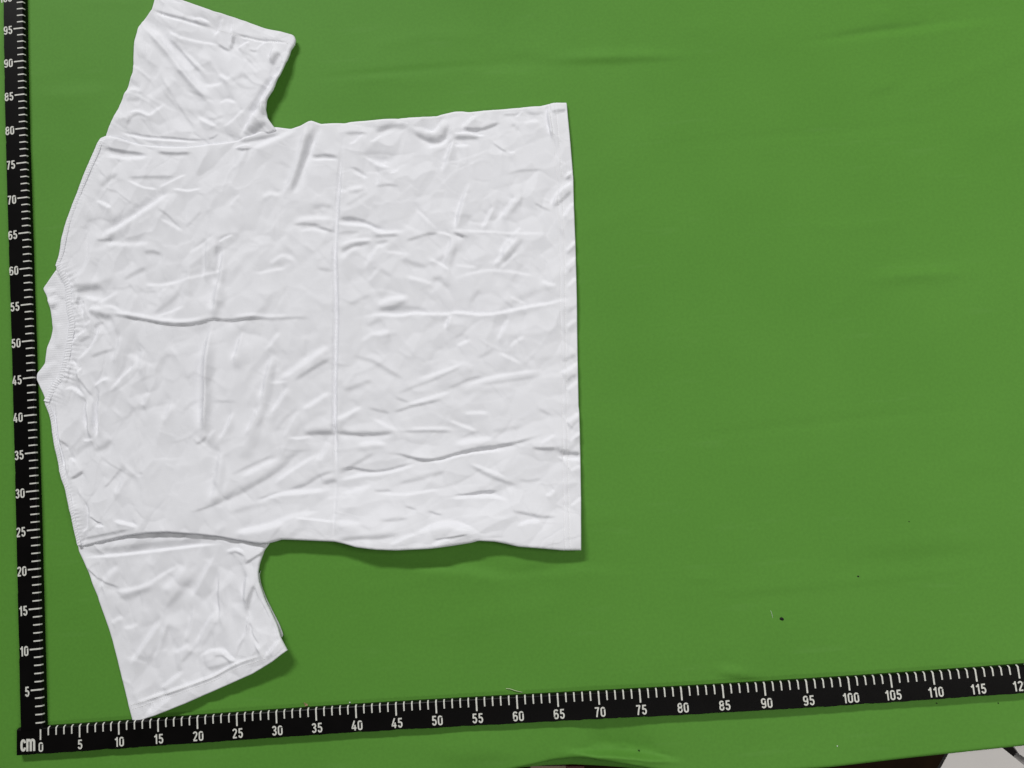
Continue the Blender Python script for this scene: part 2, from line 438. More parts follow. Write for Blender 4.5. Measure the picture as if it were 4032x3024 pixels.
# ------------------------------------------------------------------ rulers
HT = [(4.87,0.40),(9.89,0.41),(14.85,0.48),(19.91,0.57),(24.93,0.58),(29.97,0.66),(34.99,0.69),(39.98,0.69),(44.98,0.74),(49.95,0.71),(55.01,0.67),(59.96,0.64),(64.95,0.57),(69.97,0.55),(74.99,0.53),(80.00,0.51),(85.06,0.50),(90.03,0.48),(95.03,0.50),(100.08,0.47),(105.10,0.51),(110.12,0.54),(115.15,0.61),(120.06,0.70)]
VT = [(0.07,4.98),(-0.15,9.91),(-0.29,14.96),(-0.48,19.97),(-0.58,25.01),(-0.75,30.00),(-0.91,35.00),(-1.11,39.96),(-1.24,44.98),(-1.45,50.01),(-1.67,55.01),(-1.92,60.04),(-2.08,65.05),(-2.28,70.11),(-2.40,75.10),(-2.54,80.10),(-2.70,85.03),(-2.87,90.06),(-3.02,95.03)]
RZ = 0.85
def ruler_path(T):
    T = np.array(T)
    t = np.arange(1, len(T) + 1) * 5.0
    cx = np.polyfit(t, T[:, 0], 4); cy = np.polyfit(t, T[:, 1], 5)
    dx = np.polyder(cx); dy = np.polyder(cy)
    lo, hi = 2.0, t[-1]
    def at(u):
        c = min(max(u, lo), hi)
        p = np.array((np.polyval(cx, c), np.polyval(cy, c))); d = np.array((np.polyval(dx, c), np.polyval(dy, c)))
        p = p + d * (u - c)
        return p, d / np.hypot(*d)
    return at
H_AT = ruler_path(HT); V_AT = ruler_path(VT)

def lift_at(u): return 0.02 * math.sin(u * 0.09)
# cross section: (distance from the graduated edge, height)
def section(width, zt, jit):
    return [(0.0, 0.02), (0.0, zt - 0.36), (0.04, zt - 0.24), (0.13, zt - 0.05), (0.22, zt), (width - 0.05 + jit, zt), (width + jit, zt - 0.05), (width, 0.02)]

def ruler_bar(name, at, side, u0, u1, width, zt, parent, rag, v_start=0.0):
    us = np.arange(u0, u1 + 0.01, 0.3)
    V = []; F = []
    j = 0.0
    for i, u in enumerate(us):
        p, d = at(u)
        n = np.array((d[1], -d[0])) * side
        j = 0.55 * j + rag * random.gauss(0, 1)
        if rag and random.random() < 0.04: j -= 0.05
        lift = lift_at(u)
        for v, z in section(width, zt + lift, max(-0.12, min(0.06, j))):
            q = p + n * v
            V.append((q[0], q[1], z))
    k = 8
    for i in range(len(us) - 1):
        for c in range(k):
            a, b = i * k + c, i * k + (c + 1) % k
            F.append((a, b, b + k, a + k) if side < 0 else (a, a + k, b + k, b))
    F.append(tuple(range(k))); e = (len(us) - 1) * k
    F.append(tuple(range(e + k - 1, e - 1, -1)))
    o = mesh_obj(name, V, F, M_BLACK, parent, smooth=False)
    return o



def tick_mesh(name, ln, wid):
    pr = [(-0.008, RZ - 0.34), (0.032, RZ - 0.235), (0.125, RZ - 0.04), (0.215, RZ + 0.008), (ln * 0.6, RZ + 0.008), (ln, RZ + 0.008)]
    V = []; F = []
    for v, z in pr:
        V += [(-wid / 2, -v, z), (wid / 2, -v, z)]
    for i in range(len(pr) - 1):
        F.append((2 * i, 2 * i + 2, 2 * i + 3, 2 * i + 1))
    # bottom skin so that the ink has a body
    b = len(V)
    V += [(x, y, z - 0.006) for x, y, z in V]
    F += [tuple(b + q for q in reversed(f)) for f in F[:]]
    me = bpy.data.meshes.new(name)
    me.from_pydata([Vector(v) * CM for v in V], [], F); me.update()
    me.materials.append(M_PRINT)
    return me

def arc(cx, cy, rx, ry, a0, a1, n=9):
    return [(cx + rx * math.cos(math.radians(a0 + (a1 - a0) * i / (n - 1))), cy + ry * math.sin(math.radians(a0 + (a1 - a0) * i / (n - 1)))) for i in range(n)]
def loop(x0, x1, y0, y1, r=None):
    r = r or (x1 - x0) / 2; cx = (x0 + x1) / 2; rx = (x1 - x0) / 2
    p = arc(cx, y1 - r, rx, r, 0, 180) + arc(cx, y0 + r, rx, r, 180, 360)
    return p + [p[0], p[1]]
NINE = [loop(.075, .445, .42, .925), [(.445, .65), (.445, .33)] + arc(.26, .26, .185, .185, 0, -160)]
GLYPH = {
 '0': (.52, [loop(.075, .445, .075, .925)]),
 '1': (.40, [[(.29, 0), (.29, 1)], [(.29, .93), (.20, .80), (.06, .74)]]),
 '2': (.52, [arc(.26, .735, .185, .19, 170, -15) + [(.40, .60), (.10, .10)], [(.05, .075), (.48, .075)]]),
 '3': (.52, [arc(.255, .735, .17, .19, 165, -60) + [(.33, .545), (.20, .535)], [(.20, .535), (.33, .525)] + arc(.26, .29, .185, .215, 65, -165)]),
 '4': (.54, [[(.33, 1), (.07, .30), (.07, .245), (.52, .245)], [(.37, .56), (.37, 0)]]),
 '5': (.52, [[(.46, .925), (.125, .925)], [(.135, .99), (.11, .50)], [(.11, .53)] + arc(.255, .335, .19, .26, 115, -165)]),
 '6': (.52, [[(.26 - (x - .26), 1 - y) for x, y in st] for st in NINE]),
 '7': (.50, [[(.04, .925), (.46, .925)], [(.44, .95), (.30, .55), (.20, 0)]]),
 '8': (.52, [loop(.09, .43, .52, .925), loop(.075, .445, .075, .53)]),
 '9': (.52, NINE),
 'c': (.50, [arc(.27, .50, .185, .185, 5, 180) + arc(.27, .26, .185, .185, 180, 355)]),
 'm': (.92, [[(.09, 0), (.09, .76)], [(.09, .48)] + arc(.275, .535, .185, .15, 180, 0) + [(.46, 0)], [(.46, .48)] + arc(.645, .535, .185, .15, 180, 0) + [(.83, 0)]]),
}
def text_mesh(txt, height, xscale, weight=0.152):
    """numerals drawn as strokes of even weight, each stroke a thin skin of ink"""
    V = []; F = []; x0 = 0.0; lay = 0
    sc = height / (1.0 if txt != 'cm' else 0.76)
    for ch in txt:
        w, strokes = GLYPH[ch]
        for st in strokes:
            q = np.array(st, float)
            q[:, 0] = (q[:, 0] + x0) * sc * xscale; q[:, 1] *= sc
            d = np.diff(q, axis=0); d /= np.hypot(*d.T)[:, None] + 1e-9
            nrm = np.stack([-d[:, 1], d[:, 0]], 1)
            nv = np.vstack([nrm[:1], (nrm[:-1] + nrm[1:]), nrm[-1:]])
            ln = np.hypot(*nv.T); nv = nv / ln[:, None]
            mit = np.r_[1, np.minimum(1.35, 1 / np.clip(ln[1:-1] / 2, .5, 1)), 1]
            b = len(V); h = weight * sc * 0.5
            for p, n_, m_ in zip(q, nv, mit):
                V += [(p[0] + n_[0] * h * m_, p[1] + n_[1] * h * m_, lay * 0.0012), (p[0] - n_[0] * h * m_, p[1] - n_[1] * h * m_, lay * 0.0012)]
            for i in range(len(q) - 1):
                F.append((b + 2 * i, b + 2 * i + 1, b + 2 * i + 3, b + 2 * i + 2))
            lay = (lay + 1) % 3
        x0 += w + 0.13
    xs = [v[0] for v in V]; ys = [v[1] for v in V]
    cx = (min(xs) + max(xs)) / 2; cy = (min(ys) + max(ys)) / 2
    me = bpy.data.meshes.new('numeral')
    me.from_pydata([((x - cx) * CM, (y - cy) * CM, z * CM) for x, y, z in V], [], F); me.update()
    me.materials.append(M_PRINT)
    return me, max(xs) - min(xs)

def place(name, me, p, ang, z, parent):
    o = bpy.data.objects.new(name, me)
    o.location = Vector((p[0], p[1], z)) * CM
    o.rotation_euler = (0, 0, ang)
    return link(o, parent)

TS = tick_mesh('tick_mark', 1.02, 0.17); TL = tick_mesh('tick_mark_long', 1.52, 0.19)
TSV = tick_mesh('tick_mark', 0.98, 0.17); TLV = tick_mesh('tick_mark_long', 1.50, 0.19)

hr = root('measuring_ruler', (0, 0, 0), 'black ruler with white centimetre scale lying along the bottom, marked cm at its corner', 'ruler')
ruler_bar('ruler_bar', H_AT, 1, -3.05, 124.0, 3.22, RZ, hr, 0.016)
for u in range(0, 124):
    p, d = H_AT(u)
    a = math.atan2(d[1], d[0])
    o = place('tick_mark', TL if u % 5 == 0 else TS, p, a, lift_at(u), hr)
    if u % 5 == 0:
        me, wd = text_mesh(str(u), 1.16, 0.98)
        n = np.array((d[1], -d[0]))
        q = p + n * 2.38 + d * (0.05)
        place('numeral', me, q, a, RZ + lift_at(u) + 0.008, hr)
p, d = H_AT(-1.62); n = np.array((d[1], -d[0]))
me, wd = text_mesh('cm', 1.50, 0.60, 0.145)
place('numeral', me, p + n * 2.05, math.atan2(d[1], d[0]), RZ + lift_at(-1.5) + 0.008, hr).name = 'unit_lettering'

vr = root('measuring_ruler', (-1, 50, 0), 'black ruler with white centimetre scale standing upright along the left side', 'ruler')
ruler_bar('ruler_bar', V_AT, -1, 0.22, 104.0, 2.95, RZ + 0.05, vr, 0.006)
for u in range(1, 104):
    p, d = V_AT(u)
    a = math.atan2(d[1], d[0])
    place('tick_mark', TLV if u % 5 == 0 else TSV, p, a, 0.05 + lift_at(u), vr).scale = (1, -1, 1)
    if u % 5 == 0:
        me, wd = text_mesh(str(u), 1.24, 0.84)
        n = -np.array((d[1], -d[0]))
        q = p + n * (1.68 + wd / 2) - d * 0.12
        place('numeral', me, q, a - math.pi / 2, RZ + 0.05 + lift_at(u) + 0.008, vr)

# ------------------------------------------------------------------ the shirt
def coons(top, bottom, left, right, pitch):
    n = int(max(length(top), length(bottom)) / pitch) + 1
    m = int(max(length(left), length(right)) / pitch) + 1
    wu = np.linspace(0, 1, n); wu = wu - 0.55 * np.sin(2 * math.pi * wu) / (2 * math.pi)
    wv = np.linspace(0, 1, m); wv = wv - 0.55 * np.sin(2 * math.pi * wv) / (2 * math.pi)
    def along(pts, w):
        q = resample(pts, 800, 0.35)
        q[0] = pts[0]; q[-1] = pts[-1]
        t = np.linspace(0, 1, 800)
        return np.stack([np.interp(w, t, q[:, 0]), np.interp(w, t, q[:, 1])], 1)
    T = along(top, wu); B = along(bottom, wu); L = along(left, wv); R = along(right, wv)
    U = wu[None, :, None]; Vv = wv[:, None, None]
    P = (1 - Vv) * T[None] + Vv * B[None] + (1 - U) * L[:, None] + U * R[:, None]
    P -= (1 - U) * (1 - Vv) * T[0] + U * (1 - Vv) * T[-1] + (1 - U) * Vv * B[0] + U * Vv * B[-1]
    return P[..., 0], P[..., 1]

def side_dist(X, Y):
    hx = np.hypot(np.diff(X, axis=1), np.diff(Y, axis=1)); vy = np.hypot(np.diff(X, axis=0), np.diff(Y, axis=0))
    z1 = np.zeros((X.shape[0], 1)); z0 = np.zeros((1, X.shape[1]))
    dl = np.hstack([z1, np.cumsum(hx, 1)]); dr = dl[:, -1:] - dl
    dt = np.vstack([z0, np.cumsum(vy, 0)]); db = dt[-1:] - dt
    return dt, db, dl, dr

def soft_floor(Z, f, k=0.07):
    return f + k * np.logaddexp(0, (Z - f) / k)

def rounding(d, r, h):
    t = np.clip(d / r, 0, 1)
    return -h * (1 - np.sqrt(np.clip(1 - (1 - t) ** 2, 0, 1)))

def cloth_solid(name, X, Y, Z, thick, mat, parent, floor=0.02):
    m, n = X.shape
    V1 = np.stack([X, Y, Z], -1).reshape(-1, 3)
    V2 = np.stack([X, Y, np.maximum(Z - thick, floor)], -1).reshape(-1, 3)
    idx = np.arange(m * n).reshape(m, n)
    F = np.stack([idx[:-1, :-1], idx[1:, :-1], idx[1:, 1:], idx[:-1, 1:]], -1).reshape(-1, 4)
    F2 = F[:, ::-1] + m * n
    ring = np.concatenate([idx[0, :], idx[1:, -1], idx[-1, -2::-1], idx[-2:0:-1, 0]])
    nx = np.roll(ring, -1)
    F3 = np.stack([ring, nx, nx + m * n, ring + m * n], -1)
    return mesh_obj(name, np.vstack([V1, V2]), np.vstack([F, F2, F3]), mat, parent)

def hills(Z, X, Y, lst):
    for (px, py), h, r in lst:
        Z += h * np.exp(-((X - px) ** 2 + (Y - py) ** 2) / (2 * r * r))

BODY_TOP = [(7.74,77.84),(8.62,78.10),(10.15,77.64),(12.10,76.83),(14.49,76.16),(17.09,75.69),(19.69,75.44),(22.93,75.47),(26.17,75.61),(29.42,76.31),(31.92,77.18),(32.45,77.13),(34.58,76.66),(35.87,76.92),(37.29,77.56),(38.76,76.93),(41.47,76.83),(41.97,76.77),(42.74,76.90),(46.40,76.75),(50.18,76.65),(52.32,76.51),(54.58,76.55),(56.11,76.87),(57.12,76.97),(58.11,76.90),(58.86,76.73),(59.76,76.65),(64.67,76.65),(68.52,76.68),(70.47,76.97),(72.19,76.83)]
BODY_RIGHT = [(72.19,76.83),(72.24,76.39),(72.22,75.18),(72.26,72.22),(72.26,68.22),(72.26,66.24),(72.03,62.32),(71.78,56.50),(71.66,54.43),(71.39,49.73),(70.96,43.55),(70.46,35.68),(70.50,35.17),(70.19,29.65),(69.81,24.05),(69.30,17.56)]
BODY_BOTTOM = [(4.72,22.29),(7.64,22.78),(10.90,23.28),(13.95,23.51),(16.58,23.44),(20.01,22.96),(23.02,22.46),(26.01,21.72),(28.59,21.19),(29.79,21.15),(30.80,21.35),(31.60,21.53),(33.98,21.29),(36.16,21.05),(37.08,20.95),(38.43,20.80),(39.61,20.46),(41.09,19.95),(43.76,19.48),(46.28,19.24),(50.45,19.15),(53.42,19.31),(55.66,19.52),(56.56,19.71),(58.61,19.44),(59.91,19.09),(61.49,18.62),(64.40,18.21),(67.00,17.78),(69.28,17.63)]
BODY_LEFT = [(7.74,77.84),(7.08,76.40),(6.19,74.25),(4.88,71.27),(3.78,68.72),(2.91,66.38),(2.26,64.03),(1.83,61.68),(1.63,60.82),(1.47,59.66),(1.79,58.88),(2.43,57.76),(2.86,56.35),(3.17,54.21),(3.39,52.08),(3.17,50.22),(2.96,47.94),(2.65,45.89),(2.02,44.60),(0.74,43.25),(0.08,41.82),(-0.01,41.46),(0.47,39.95),(0.85,37.54),(1.51,34.58),(1.88,32.38),(2.63,30.35),(3.00,28.89),(3.55,26.89),(3.92,24.73),(4.38,22.59),(4.47,22.32)]
BODY_LEFT[0] = BODY_TOP[0]; BODY_LEFT[-1] = BODY_BOTTOM[0]; BODY_RIGHT[0] = BODY_TOP[-1]; BODY_RIGHT[-1] = BODY_BOTTOM[-1]

BODY_STROKES = [
 # upper chest and dart
 ('D', .42, .42, [(37.90,76.79),(36.28,72.52),(35.10,69.50),(33.95,66.89)]), ('B', .18, .35, [(36.61,77.07),(35.53,72.91),(34.20,69.59),(32.89,67.06)]), ('B', .15, .2, [(38.88,76.54),(37.37,73.21),(36.03,70.04)]),
 ('B', .30, .35, [(7.65,63.49),(12.28,65.87),(15.22,67.72),(17.86,69.28)]), ('B', .22, .15, [(17.86,69.48),(20.15,68.96),(22.00,69.26)]), ('D', .14, .4, [(7.50,64.43),(11.83,66.46),(15.85,68.75)]),
 ('D', .30, .12, [(7.19,63.17),(8.42,63.11),(9.49,63.25)]), ('D', .30, .25, [(8.19,76.26),(11.92,75.35),(14.40,74.80)]), ('D', .30, .22, [(15.64,74.96),(18.10,74.49),(20.72,74.37)]),
 ('B', .18, .3, [(8.50,75.11),(11.91,74.48),(14.70,74.38)]), ('D', .18, .25, [(11.57,71.66),(14.97,71.47),(18.35,71.20)]), ('B', .18, .14, [(11.57,71.34),(13.72,70.05),(15.87,69.69)]),
 ('B', .18, .16, [(15.87,69.85),(18.81,71.00),(19.90,71.53)]), ('B', .32, .11, [(26.58,74.61),(27.66,74.81),(28.88,74.76)]), ('D', .34, .14, [(26.88,74.38),(28.09,74.04),(29.09,74.27)]),
 ('D', .28, .25, [(27.05,75.20),(30.44,75.60),(33.21,76.05)]), ('B', .22, .4, [(29.17,74.13),(33.50,75.70),(35.36,76.40)]), ('D', .34, .11, [(34.11,63.01),(36.06,62.92),(38.14,62.55)]),
 ('D', .32, .13, [(37.68,62.31),(38.87,61.93),(39.97,61.53)]), ('B', .15, .3, [(34.58,63.59),(37.59,63.63),(39.82,63.28)]), ('B', .15, .2, [(34.97,62.09),(36.79,62.32),(38.85,61.60)]),
 ('D', .26, .2, [(37.03,72.33),(39.01,72.35),(40.95,71.90)]), ('B', .18, .12, [(37.02,71.95),(38.98,71.83),(40.94,71.56)]), ('D', .24, .2, [(23.79,61.46),(23.62,59.26),(23.46,57.21)]),
 ('B', .22, .25, [(22.43,61.66),(22.22,59.07),(22.01,56.50)]), ('B', .22, .25, [(24.77,61.30),(24.32,58.13),(23.84,54.24)]), ('B', .28, .13, [(24.09,61.36),(24.86,61.91),(26.09,62.29)]),
 ('D', .22, .11, [(23.95,61.65),(24.72,62.07),(25.64,62.45)]), ('B', .16, .13, [(15.66,55.97),(19.30,56.73),(23.39,57.45),(25.36,57.66)]), ('D', .22, .25, [(10.82,57.29),(12.20,58.09),(14.18,58.92)]),
 ('D', .22, .25, [(13.75,60.90),(14.97,61.00),(16.18,60.51)]), ('B', .14, .3, [(8.11,62.75),(11.48,62.23),(14.84,62.16)]), ('D', .15, .15, [(15.82,66.88),(17.19,65.83),(18.68,63.99)]),
 ('B', .14, .15, [(16.11,65.46),(17.62,64.55),(19.28,63.32)]), ('D', .16, .13, [(20.29,60.77),(22.45,62.12),(23.68,62.93)]), ('B', .14, .22, [(19.83,60.19),(21.67,61.26),(23.36,62.50)]),
 ('D', .18, .3, [(10.49,72.39),(8.94,71.58),(7.69,70.44)]), ('B', .22, .2, [(7.22,68.91),(8.30,68.34),(9.53,67.45)]), ('D', .15, .2, [(19.44,63.77),(20.68,64.74),(21.93,66.03)]),
 ('B', .15, .2, [(25.74,66.31),(26.22,67.20),(27.15,67.89)]), ('D', .16, .3, [(36.89,65.00),(38.41,65.32),(39.89,64.88)]), ('B', .14, .3, [(30.17,67.15),(31.40,67.66),(32.90,67.21)]),
 ('D', .16, .2, [(37.31,56.72),(38.19,56.41),(39.52,56.22)]), ('B', .15, .25, [(30.77,57.73),(32.91,59.06),(34.37,57.88)]), ('B', .15, .15, [(28.64,56.70),(31.04,56.95),(33.14,57.07)]),
 # neck and the long cross crease
 ('D', .60, .10, [(8.15,52.85),(10.68,52.37),(13.31,51.77),(14.69,51.35),(16.44,50.89),(18.31,50.59),(20.19,50.56),(21.69,50.77),(23.07,51.12),(23.94,50.84),(25.80,50.56),(27.16,50.64),(29.15,50.69),(31.12,50.40)]),
 ('B', .22, .16, [(8.41,53.27),(10.68,52.79),(13.32,52.20),(16.45,51.32),(18.32,51.01),(20.20,50.98),(22.96,51.53)]), ('D', .34, .4, [(6.13,53.39),(7.65,52.76),(9.41,52.31)]),
 ('B', .28, .42, [(23.84,57.09),(23.59,54.46),(23.27,51.61)], -0.65), ('B', .30, .42, [(22.75,50.90),(22.30,47.70),(21.97,44.03),(21.77,40.38),(21.48,36.06)], -0.65),
 ('D', .09, .4, [(24.78,57.01),(24.40,54.40),(23.89,51.68)]), ('D', .07, .5, [(23.67,50.33),(23.14,46.40),(22.75,42.74),(22.41,39.12),(22.22,36.00)]),
 ('B', .30, .10, [(15.07,51.84),(17.09,52.36),(19.36,53.08)]), ('D', .16, .2, [(14.20,52.13),(15.84,52.72),(18.39,54.65),(19.05,56.49)]), ('B', .18, .2, [(13.75,56.55),(15.90,56.25),(18.17,56.56)]),
 ('B', .34, .15, [(3.72,49.20),(4.73,50.49),(5.74,50.93)]), ('B', .30, .2, [(4.47,46.83),(6.37,48.73),(7.26,50.16),(7.45,51.52)]), ('D', .28, .15, [(6.23,47.10),(7.87,47.62),(9.76,47.99)]),
 ('D', .26, .16, [(4.73,49.36),(5.61,49.79),(6.37,50.11)]), ('B', .28, .15, [(5.49,51.56),(6.13,52.01),(6.38,52.11)]), ('D', .26, .16, [(6.75,50.95),(7.14,51.67),(8.15,51.72)]),
 ('B', .18, .3, [(9.24,46.27),(10.07,48.19),(10.28,50.04)]), ('B', .24, .2, [(9.09,42.39),(10.60,44.24),(12.62,45.81)]), ('B', .28, .2, [(6.72,43.19),(7.85,43.90),(8.85,44.07)]),
 ('B', .25, .28, [(13.42,39.92),(13.74,40.87),(14.25,41.93)]), ('B', .34, .12, [(2.71,43.07),(3.59,43.35),(4.46,42.81),(5.53,41.81)]), ('D', .28, .13, [(4.72,44.64),(5.47,43.23),(6.46,41.86)]),
 ('B', .26, .13, [(4.41,44.91),(4.72,45.57),(5.22,45.78)]), ('B', .24, .15, [(7.53,42.82),(7.23,40.27),(7.21,37.12)]), ('D', .2, .2, [(6.65,41.54),(6.64,39.34),(6.69,37.16)]),
 ('B', .24, .12, [(5.65,41.74),(5.60,39.17),(5.85,37.22)]), ('D', .24, .2, [(3.65,46.34),(3.34,45.00),(2.83,43.68)]), ('B', .3, .10, [(3.59,46.84),(4.22,46.29),(4.47,45.40)]),
 ('D', .34, .5, [(4.11,56.60),(5.89,56.64),(7.93,56.79)]), ('B', .18, .3, [(5.12,55.75),(7.66,54.66),(10.46,55.94)]), ('B', .24, .11, [(5.88,53.60),(6.77,53.91),(8.03,53.72)]),
 ('D', .18, .15, [(6.39,54.32),(7.92,55.08),(9.70,56.07)]), ('B', .2, .15, [(7.91,53.90),(9.17,53.87),(10.56,53.09)]), ('D', .4, .16, [(4.74,55.66),(4.42,55.05),(4.49,54.29)]), ('B', .26, .12, [(5.19,54.86),(5.50,53.95),(5.31,52.83)]),
 ('D', .14, .12, [(13.61,55.30),(14.24,55.44),(15.50,55.39)]), ('B', .15, .15, [(15.87,54.35),(16.07,55.35),(16.90,55.78)]),
 ('B', .18, .2, [(26.94,49.31),(26.18,46.41),(25.52,45.10)]), ('D', .16, .15, [(18.46,38.45),(19.97,40.09),(21.95,40.49)]), ('D', .15, .12, [(22.43,39.94),(24.15,39.88),(25.99,39.69)]),
 ('B', .16, .4, [(12.89,47.71),(12.99,45.97),(13.10,44.73)]), ('D', .12, .4, [(15.09,44.08),(16.11,45.72),(17.38,47.11)]), ('B', .14, .3, [(15.98,37.66),(16.87,39.05),(17.02,40.99)]),
 ('D', .32, .085, [(25.12,50.69),(28.46,50.77),(30.94,50.25),(33.85,50.22),(36.74,49.98)]), ('B', .14, .12, [(25.55,51.11),(28.47,51.18),(30.96,50.75),(33.87,50.64)]),
 # belly
 ('B', .20, .4, [(22.13,49.54),(21.77,44.62),(21.74,39.74),(21.31,35.18)], -0.65), ('D', .05, .4, [(23.13,49.46),(22.59,42.92),(22.11,36.48)]), ('D', .4, .16, [(20.32,34.45),(21.22,34.87),(22.05,35.53)]),
 ('B', .42, .12, [(25.40,38.57),(24.61,36.62),(23.42,34.70)]), ('B', .26, .11, [(22.97,36.29),(22.47,35.65),(21.84,34.82)]), ('B', .2, .35, [(23.57,33.97),(22.98,30.04),(22.49,26.61)]), ('D', .12, .3, [(24.45,33.75),(23.97,30.76),(23.63,26.85)]),
 ('B', .28, .25, [(30.77,45.71),(29.79,42.36),(29.17,39.33)]), ('B', .42, .12, [(28.97,39.19),(27.99,37.01),(27.03,35.35)]), ('D', .16, .3, [(31.42,45.50),(30.61,40.68),(29.44,37.54),(28.39,35.21)]),
 ('B', .36, .18, [(32.91,41.23),(31.71,39.62),(30.34,37.71)]), ('B', .2, .35, [(31.22,41.93),(33.71,43.20),(36.22,44.79),(38.97,46.12)]), ('D', .28, .18, [(33.49,41.67),(35.49,42.81),(39.07,44.60)]),
 ('B', .2, .1, [(30.40,41.80),(31.70,41.76),(32.93,41.83)]), ('B', .2, .2, [(26.75,48.84),(26.11,46.58),(25.41,45.24)]), ('B', .24, .2, [(32.02,48.66),(30.82,47.19),(29.97,46.11)]),
 ('D', .34, .3, [(39.03,34.58),(36.63,34.79),(34.53,34.73)]), ('B', .2, .15, [(34.34,38.13),(33.32,36.93),(31.93,34.47)]), ('D', .18, .12, [(30.97,34.78),(31.51,36.10),(32.68,37.30),(34.09,38.18)]),
 ('B', .25, .28, [(34.65,37.95),(36.47,38.94),(38.30,40.00)]), ('B', .26, .1, [(32.58,34.35),(34.19,34.23),(35.81,34.38)]), ('D', .26, .35, [(35.43,33.02),(33.31,32.31),(31.64,30.61),(29.18,29.21),(26.23,27.84),(22.65,26.60),(20.21,25.68)]),
 ('B', .26, .2, [(36.52,32.07),(34.06,30.83),(31.60,29.43),(30.44,28.54)]), ('D', .24, .12, [(30.90,32.45),(27.63,31.26),(24.92,30.06)]), ('B', .2, .25, [(31.36,31.97),(27.93,30.72),(26.29,29.81)]),
 ('D', .3, .2, [(38.82,29.77),(36.40,29.16),(34.43,28.00),(32.18,27.74)]), ('D', .24, .15, [(28.29,26.76),(29.75,27.20),(31.54,27.70)]), ('B', .24, .25, [(28.37,26.52),(31.20,27.34),(33.92,27.30),(37.92,27.41)]),
 ('B', .25, .1, [(33.17,24.16),(35.38,23.82),(37.75,23.35),(39.01,23.29)]), ('B', .3, .3, [(25.29,22.83),(28.98,23.28),(32.20,23.76)]), ('D', .14, .1, [(19.89,25.67),(21.68,26.17),(23.95,26.80)]),
 ('B', .2, .3, [(36.15,30.99),(37.34,32.49),(37.80,33.88)]), ('D', .14, .3, [(35.51,47.47),(35.37,45.84),(35.23,44.54)]), ('B', .16, .3, [(29.95,23.60),(33.82,24.58),(36.22,24.72)]), ('D', .12, .3, [(24.55,25.22),(27.47,25.96),(30.04,26.09)]),
 # centre fold
 ('D', .55, .085, [(41.50,75.45),(41.18,72.47),(40.84,69.89),(40.40,66.18),(40.01,63.01),(39.75,60.49),(39.59,58.47),(39.43,49.62),(39.24,48.15),(38.84,41.66),(38.57,36.05),(38.51,32.08),(38.53,28.93),(38.41,25.50)], 0.0), ('B', .46, .20, [(41.71,74.51),(41.45,72.44),(41.11,69.87),(40.67,66.16),(40.28,62.99),(40.02,60.46),(39.88,58.45),(39.78,49.59),(39.60,48.12),(39.21,41.63),(38.94,36.02),(38.88,32.06),(38.88,28.91)], 0.5),
 ('D', .2, .07, [(38.49,27.37),(38.38,25.04),(38.16,21.50)]), ('B', .2, .1, [(38.85,28.91),(38.69,25.02),(38.46,21.48)]), ('B', .12, .6, [(41.05,66.77),(40.75,62.94),(40.44,58.65),(40.12,48.08),(39.76,39.97)]),
 # upper right
 ('D', .36, .35, [(51.09,74.48),(52.54,73.49),(53.75,72.85),(54.88,73.01),(55.75,73.97),(56.29,75.49)]), ('B', .34, .2, [(52.74,74.78),(53.83,74.18),(54.68,74.86),(55.38,75.97)]), ('B', .18, .25, [(52.96,72.15),(54.71,72.22),(56.01,73.10),(56.63,73.95)]),
 ('D', .3, .32, [(45.95,74.77),(46.99,75.33),(48.89,75.54),(50.89,75.37)]), ('B', .26, .12, [(42.48,73.50),(43.52,74.08),(44.38,74.94)]), ('B', .2, .15, [(45.38,73.51),(46.15,73.83),(46.95,74.54)]),
 ('B', .26, .15, [(44.54,71.66),(46.23,70.43),(47.83,69.74)]), ('B', .26, .1, [(47.79,68.97),(48.42,69.07),(48.94,69.43)]), ('B', .26, .12, [(46.24,69.40),(46.41,68.47),(45.89,67.30)]), ('D', .18, .15, [(45.76,67.18),(47.57,67.31),(49.05,66.94)]),
 ('B', .2, .15, [(42.87,69.64),(43.90,68.83),(44.70,68.61)]), ('B', .24, .2, [(56.43,72.80),(55.46,70.10),(54.67,68.36)]), ('D', .3, .2, [(40.14,63.13),(42.39,63.21),(43.86,62.70),(45.54,61.65),(46.78,61.50)]),
 ('B', .36, .2, [(39.99,62.57),(42.59,62.21),(44.32,62.06),(45.75,60.91),(47.48,60.67),(49.46,60.80)]), ('D', .2, .12, [(40.05,61.07),(41.67,61.21),(43.53,61.11)]), ('D', .3, .15, [(44.98,60.31),(46.47,60.28),(48.81,60.20)]),
 ('D', .24, .14, [(45.31,59.43),(46.18,59.57),(47.17,59.58)]), ('D', .34, .14, [(49.26,59.38),(50.88,59.74),(52.38,60.11),(54.11,60.14)]), ('B', .24, .2, [(40.34,59.35),(42.24,60.11),(45.09,60.02)]), ('D', .18, .15, [(40.25,58.60),(42.46,59.36),(44.95,59.65)]),
 ('B', .16, .12, [(50.87,63.96),(52.49,62.03),(53.64,60.54)]), ('B', .2, .2, [(57.86,66.01),(56.80,62.79),(56.09,60.32)]), ('B', .3, .09, [(53.38,60.31),(54.84,60.05),(55.72,59.44)]), ('D', .24, .12, [(55.82,59.94),(56.77,59.50),(57.97,59.25)]),
 ('B', .2, .15, [(45.89,58.68),(46.41,59.14),(47.05,59.53)]), ('D', .18, .15, [(42.34,70.28),(43.45,69.91),(44.29,69.06)]), ('D', .16, .3, [(40.84,67.69),(42.79,66.61),(44.57,67.22)]), ('B', .18, .3, [(40.92,66.78),(42.19,67.18),(44.33,67.37)]), ('D', .14, .25, [(41.46,64.80),(43.26,65.80),(44.80,66.69)]),
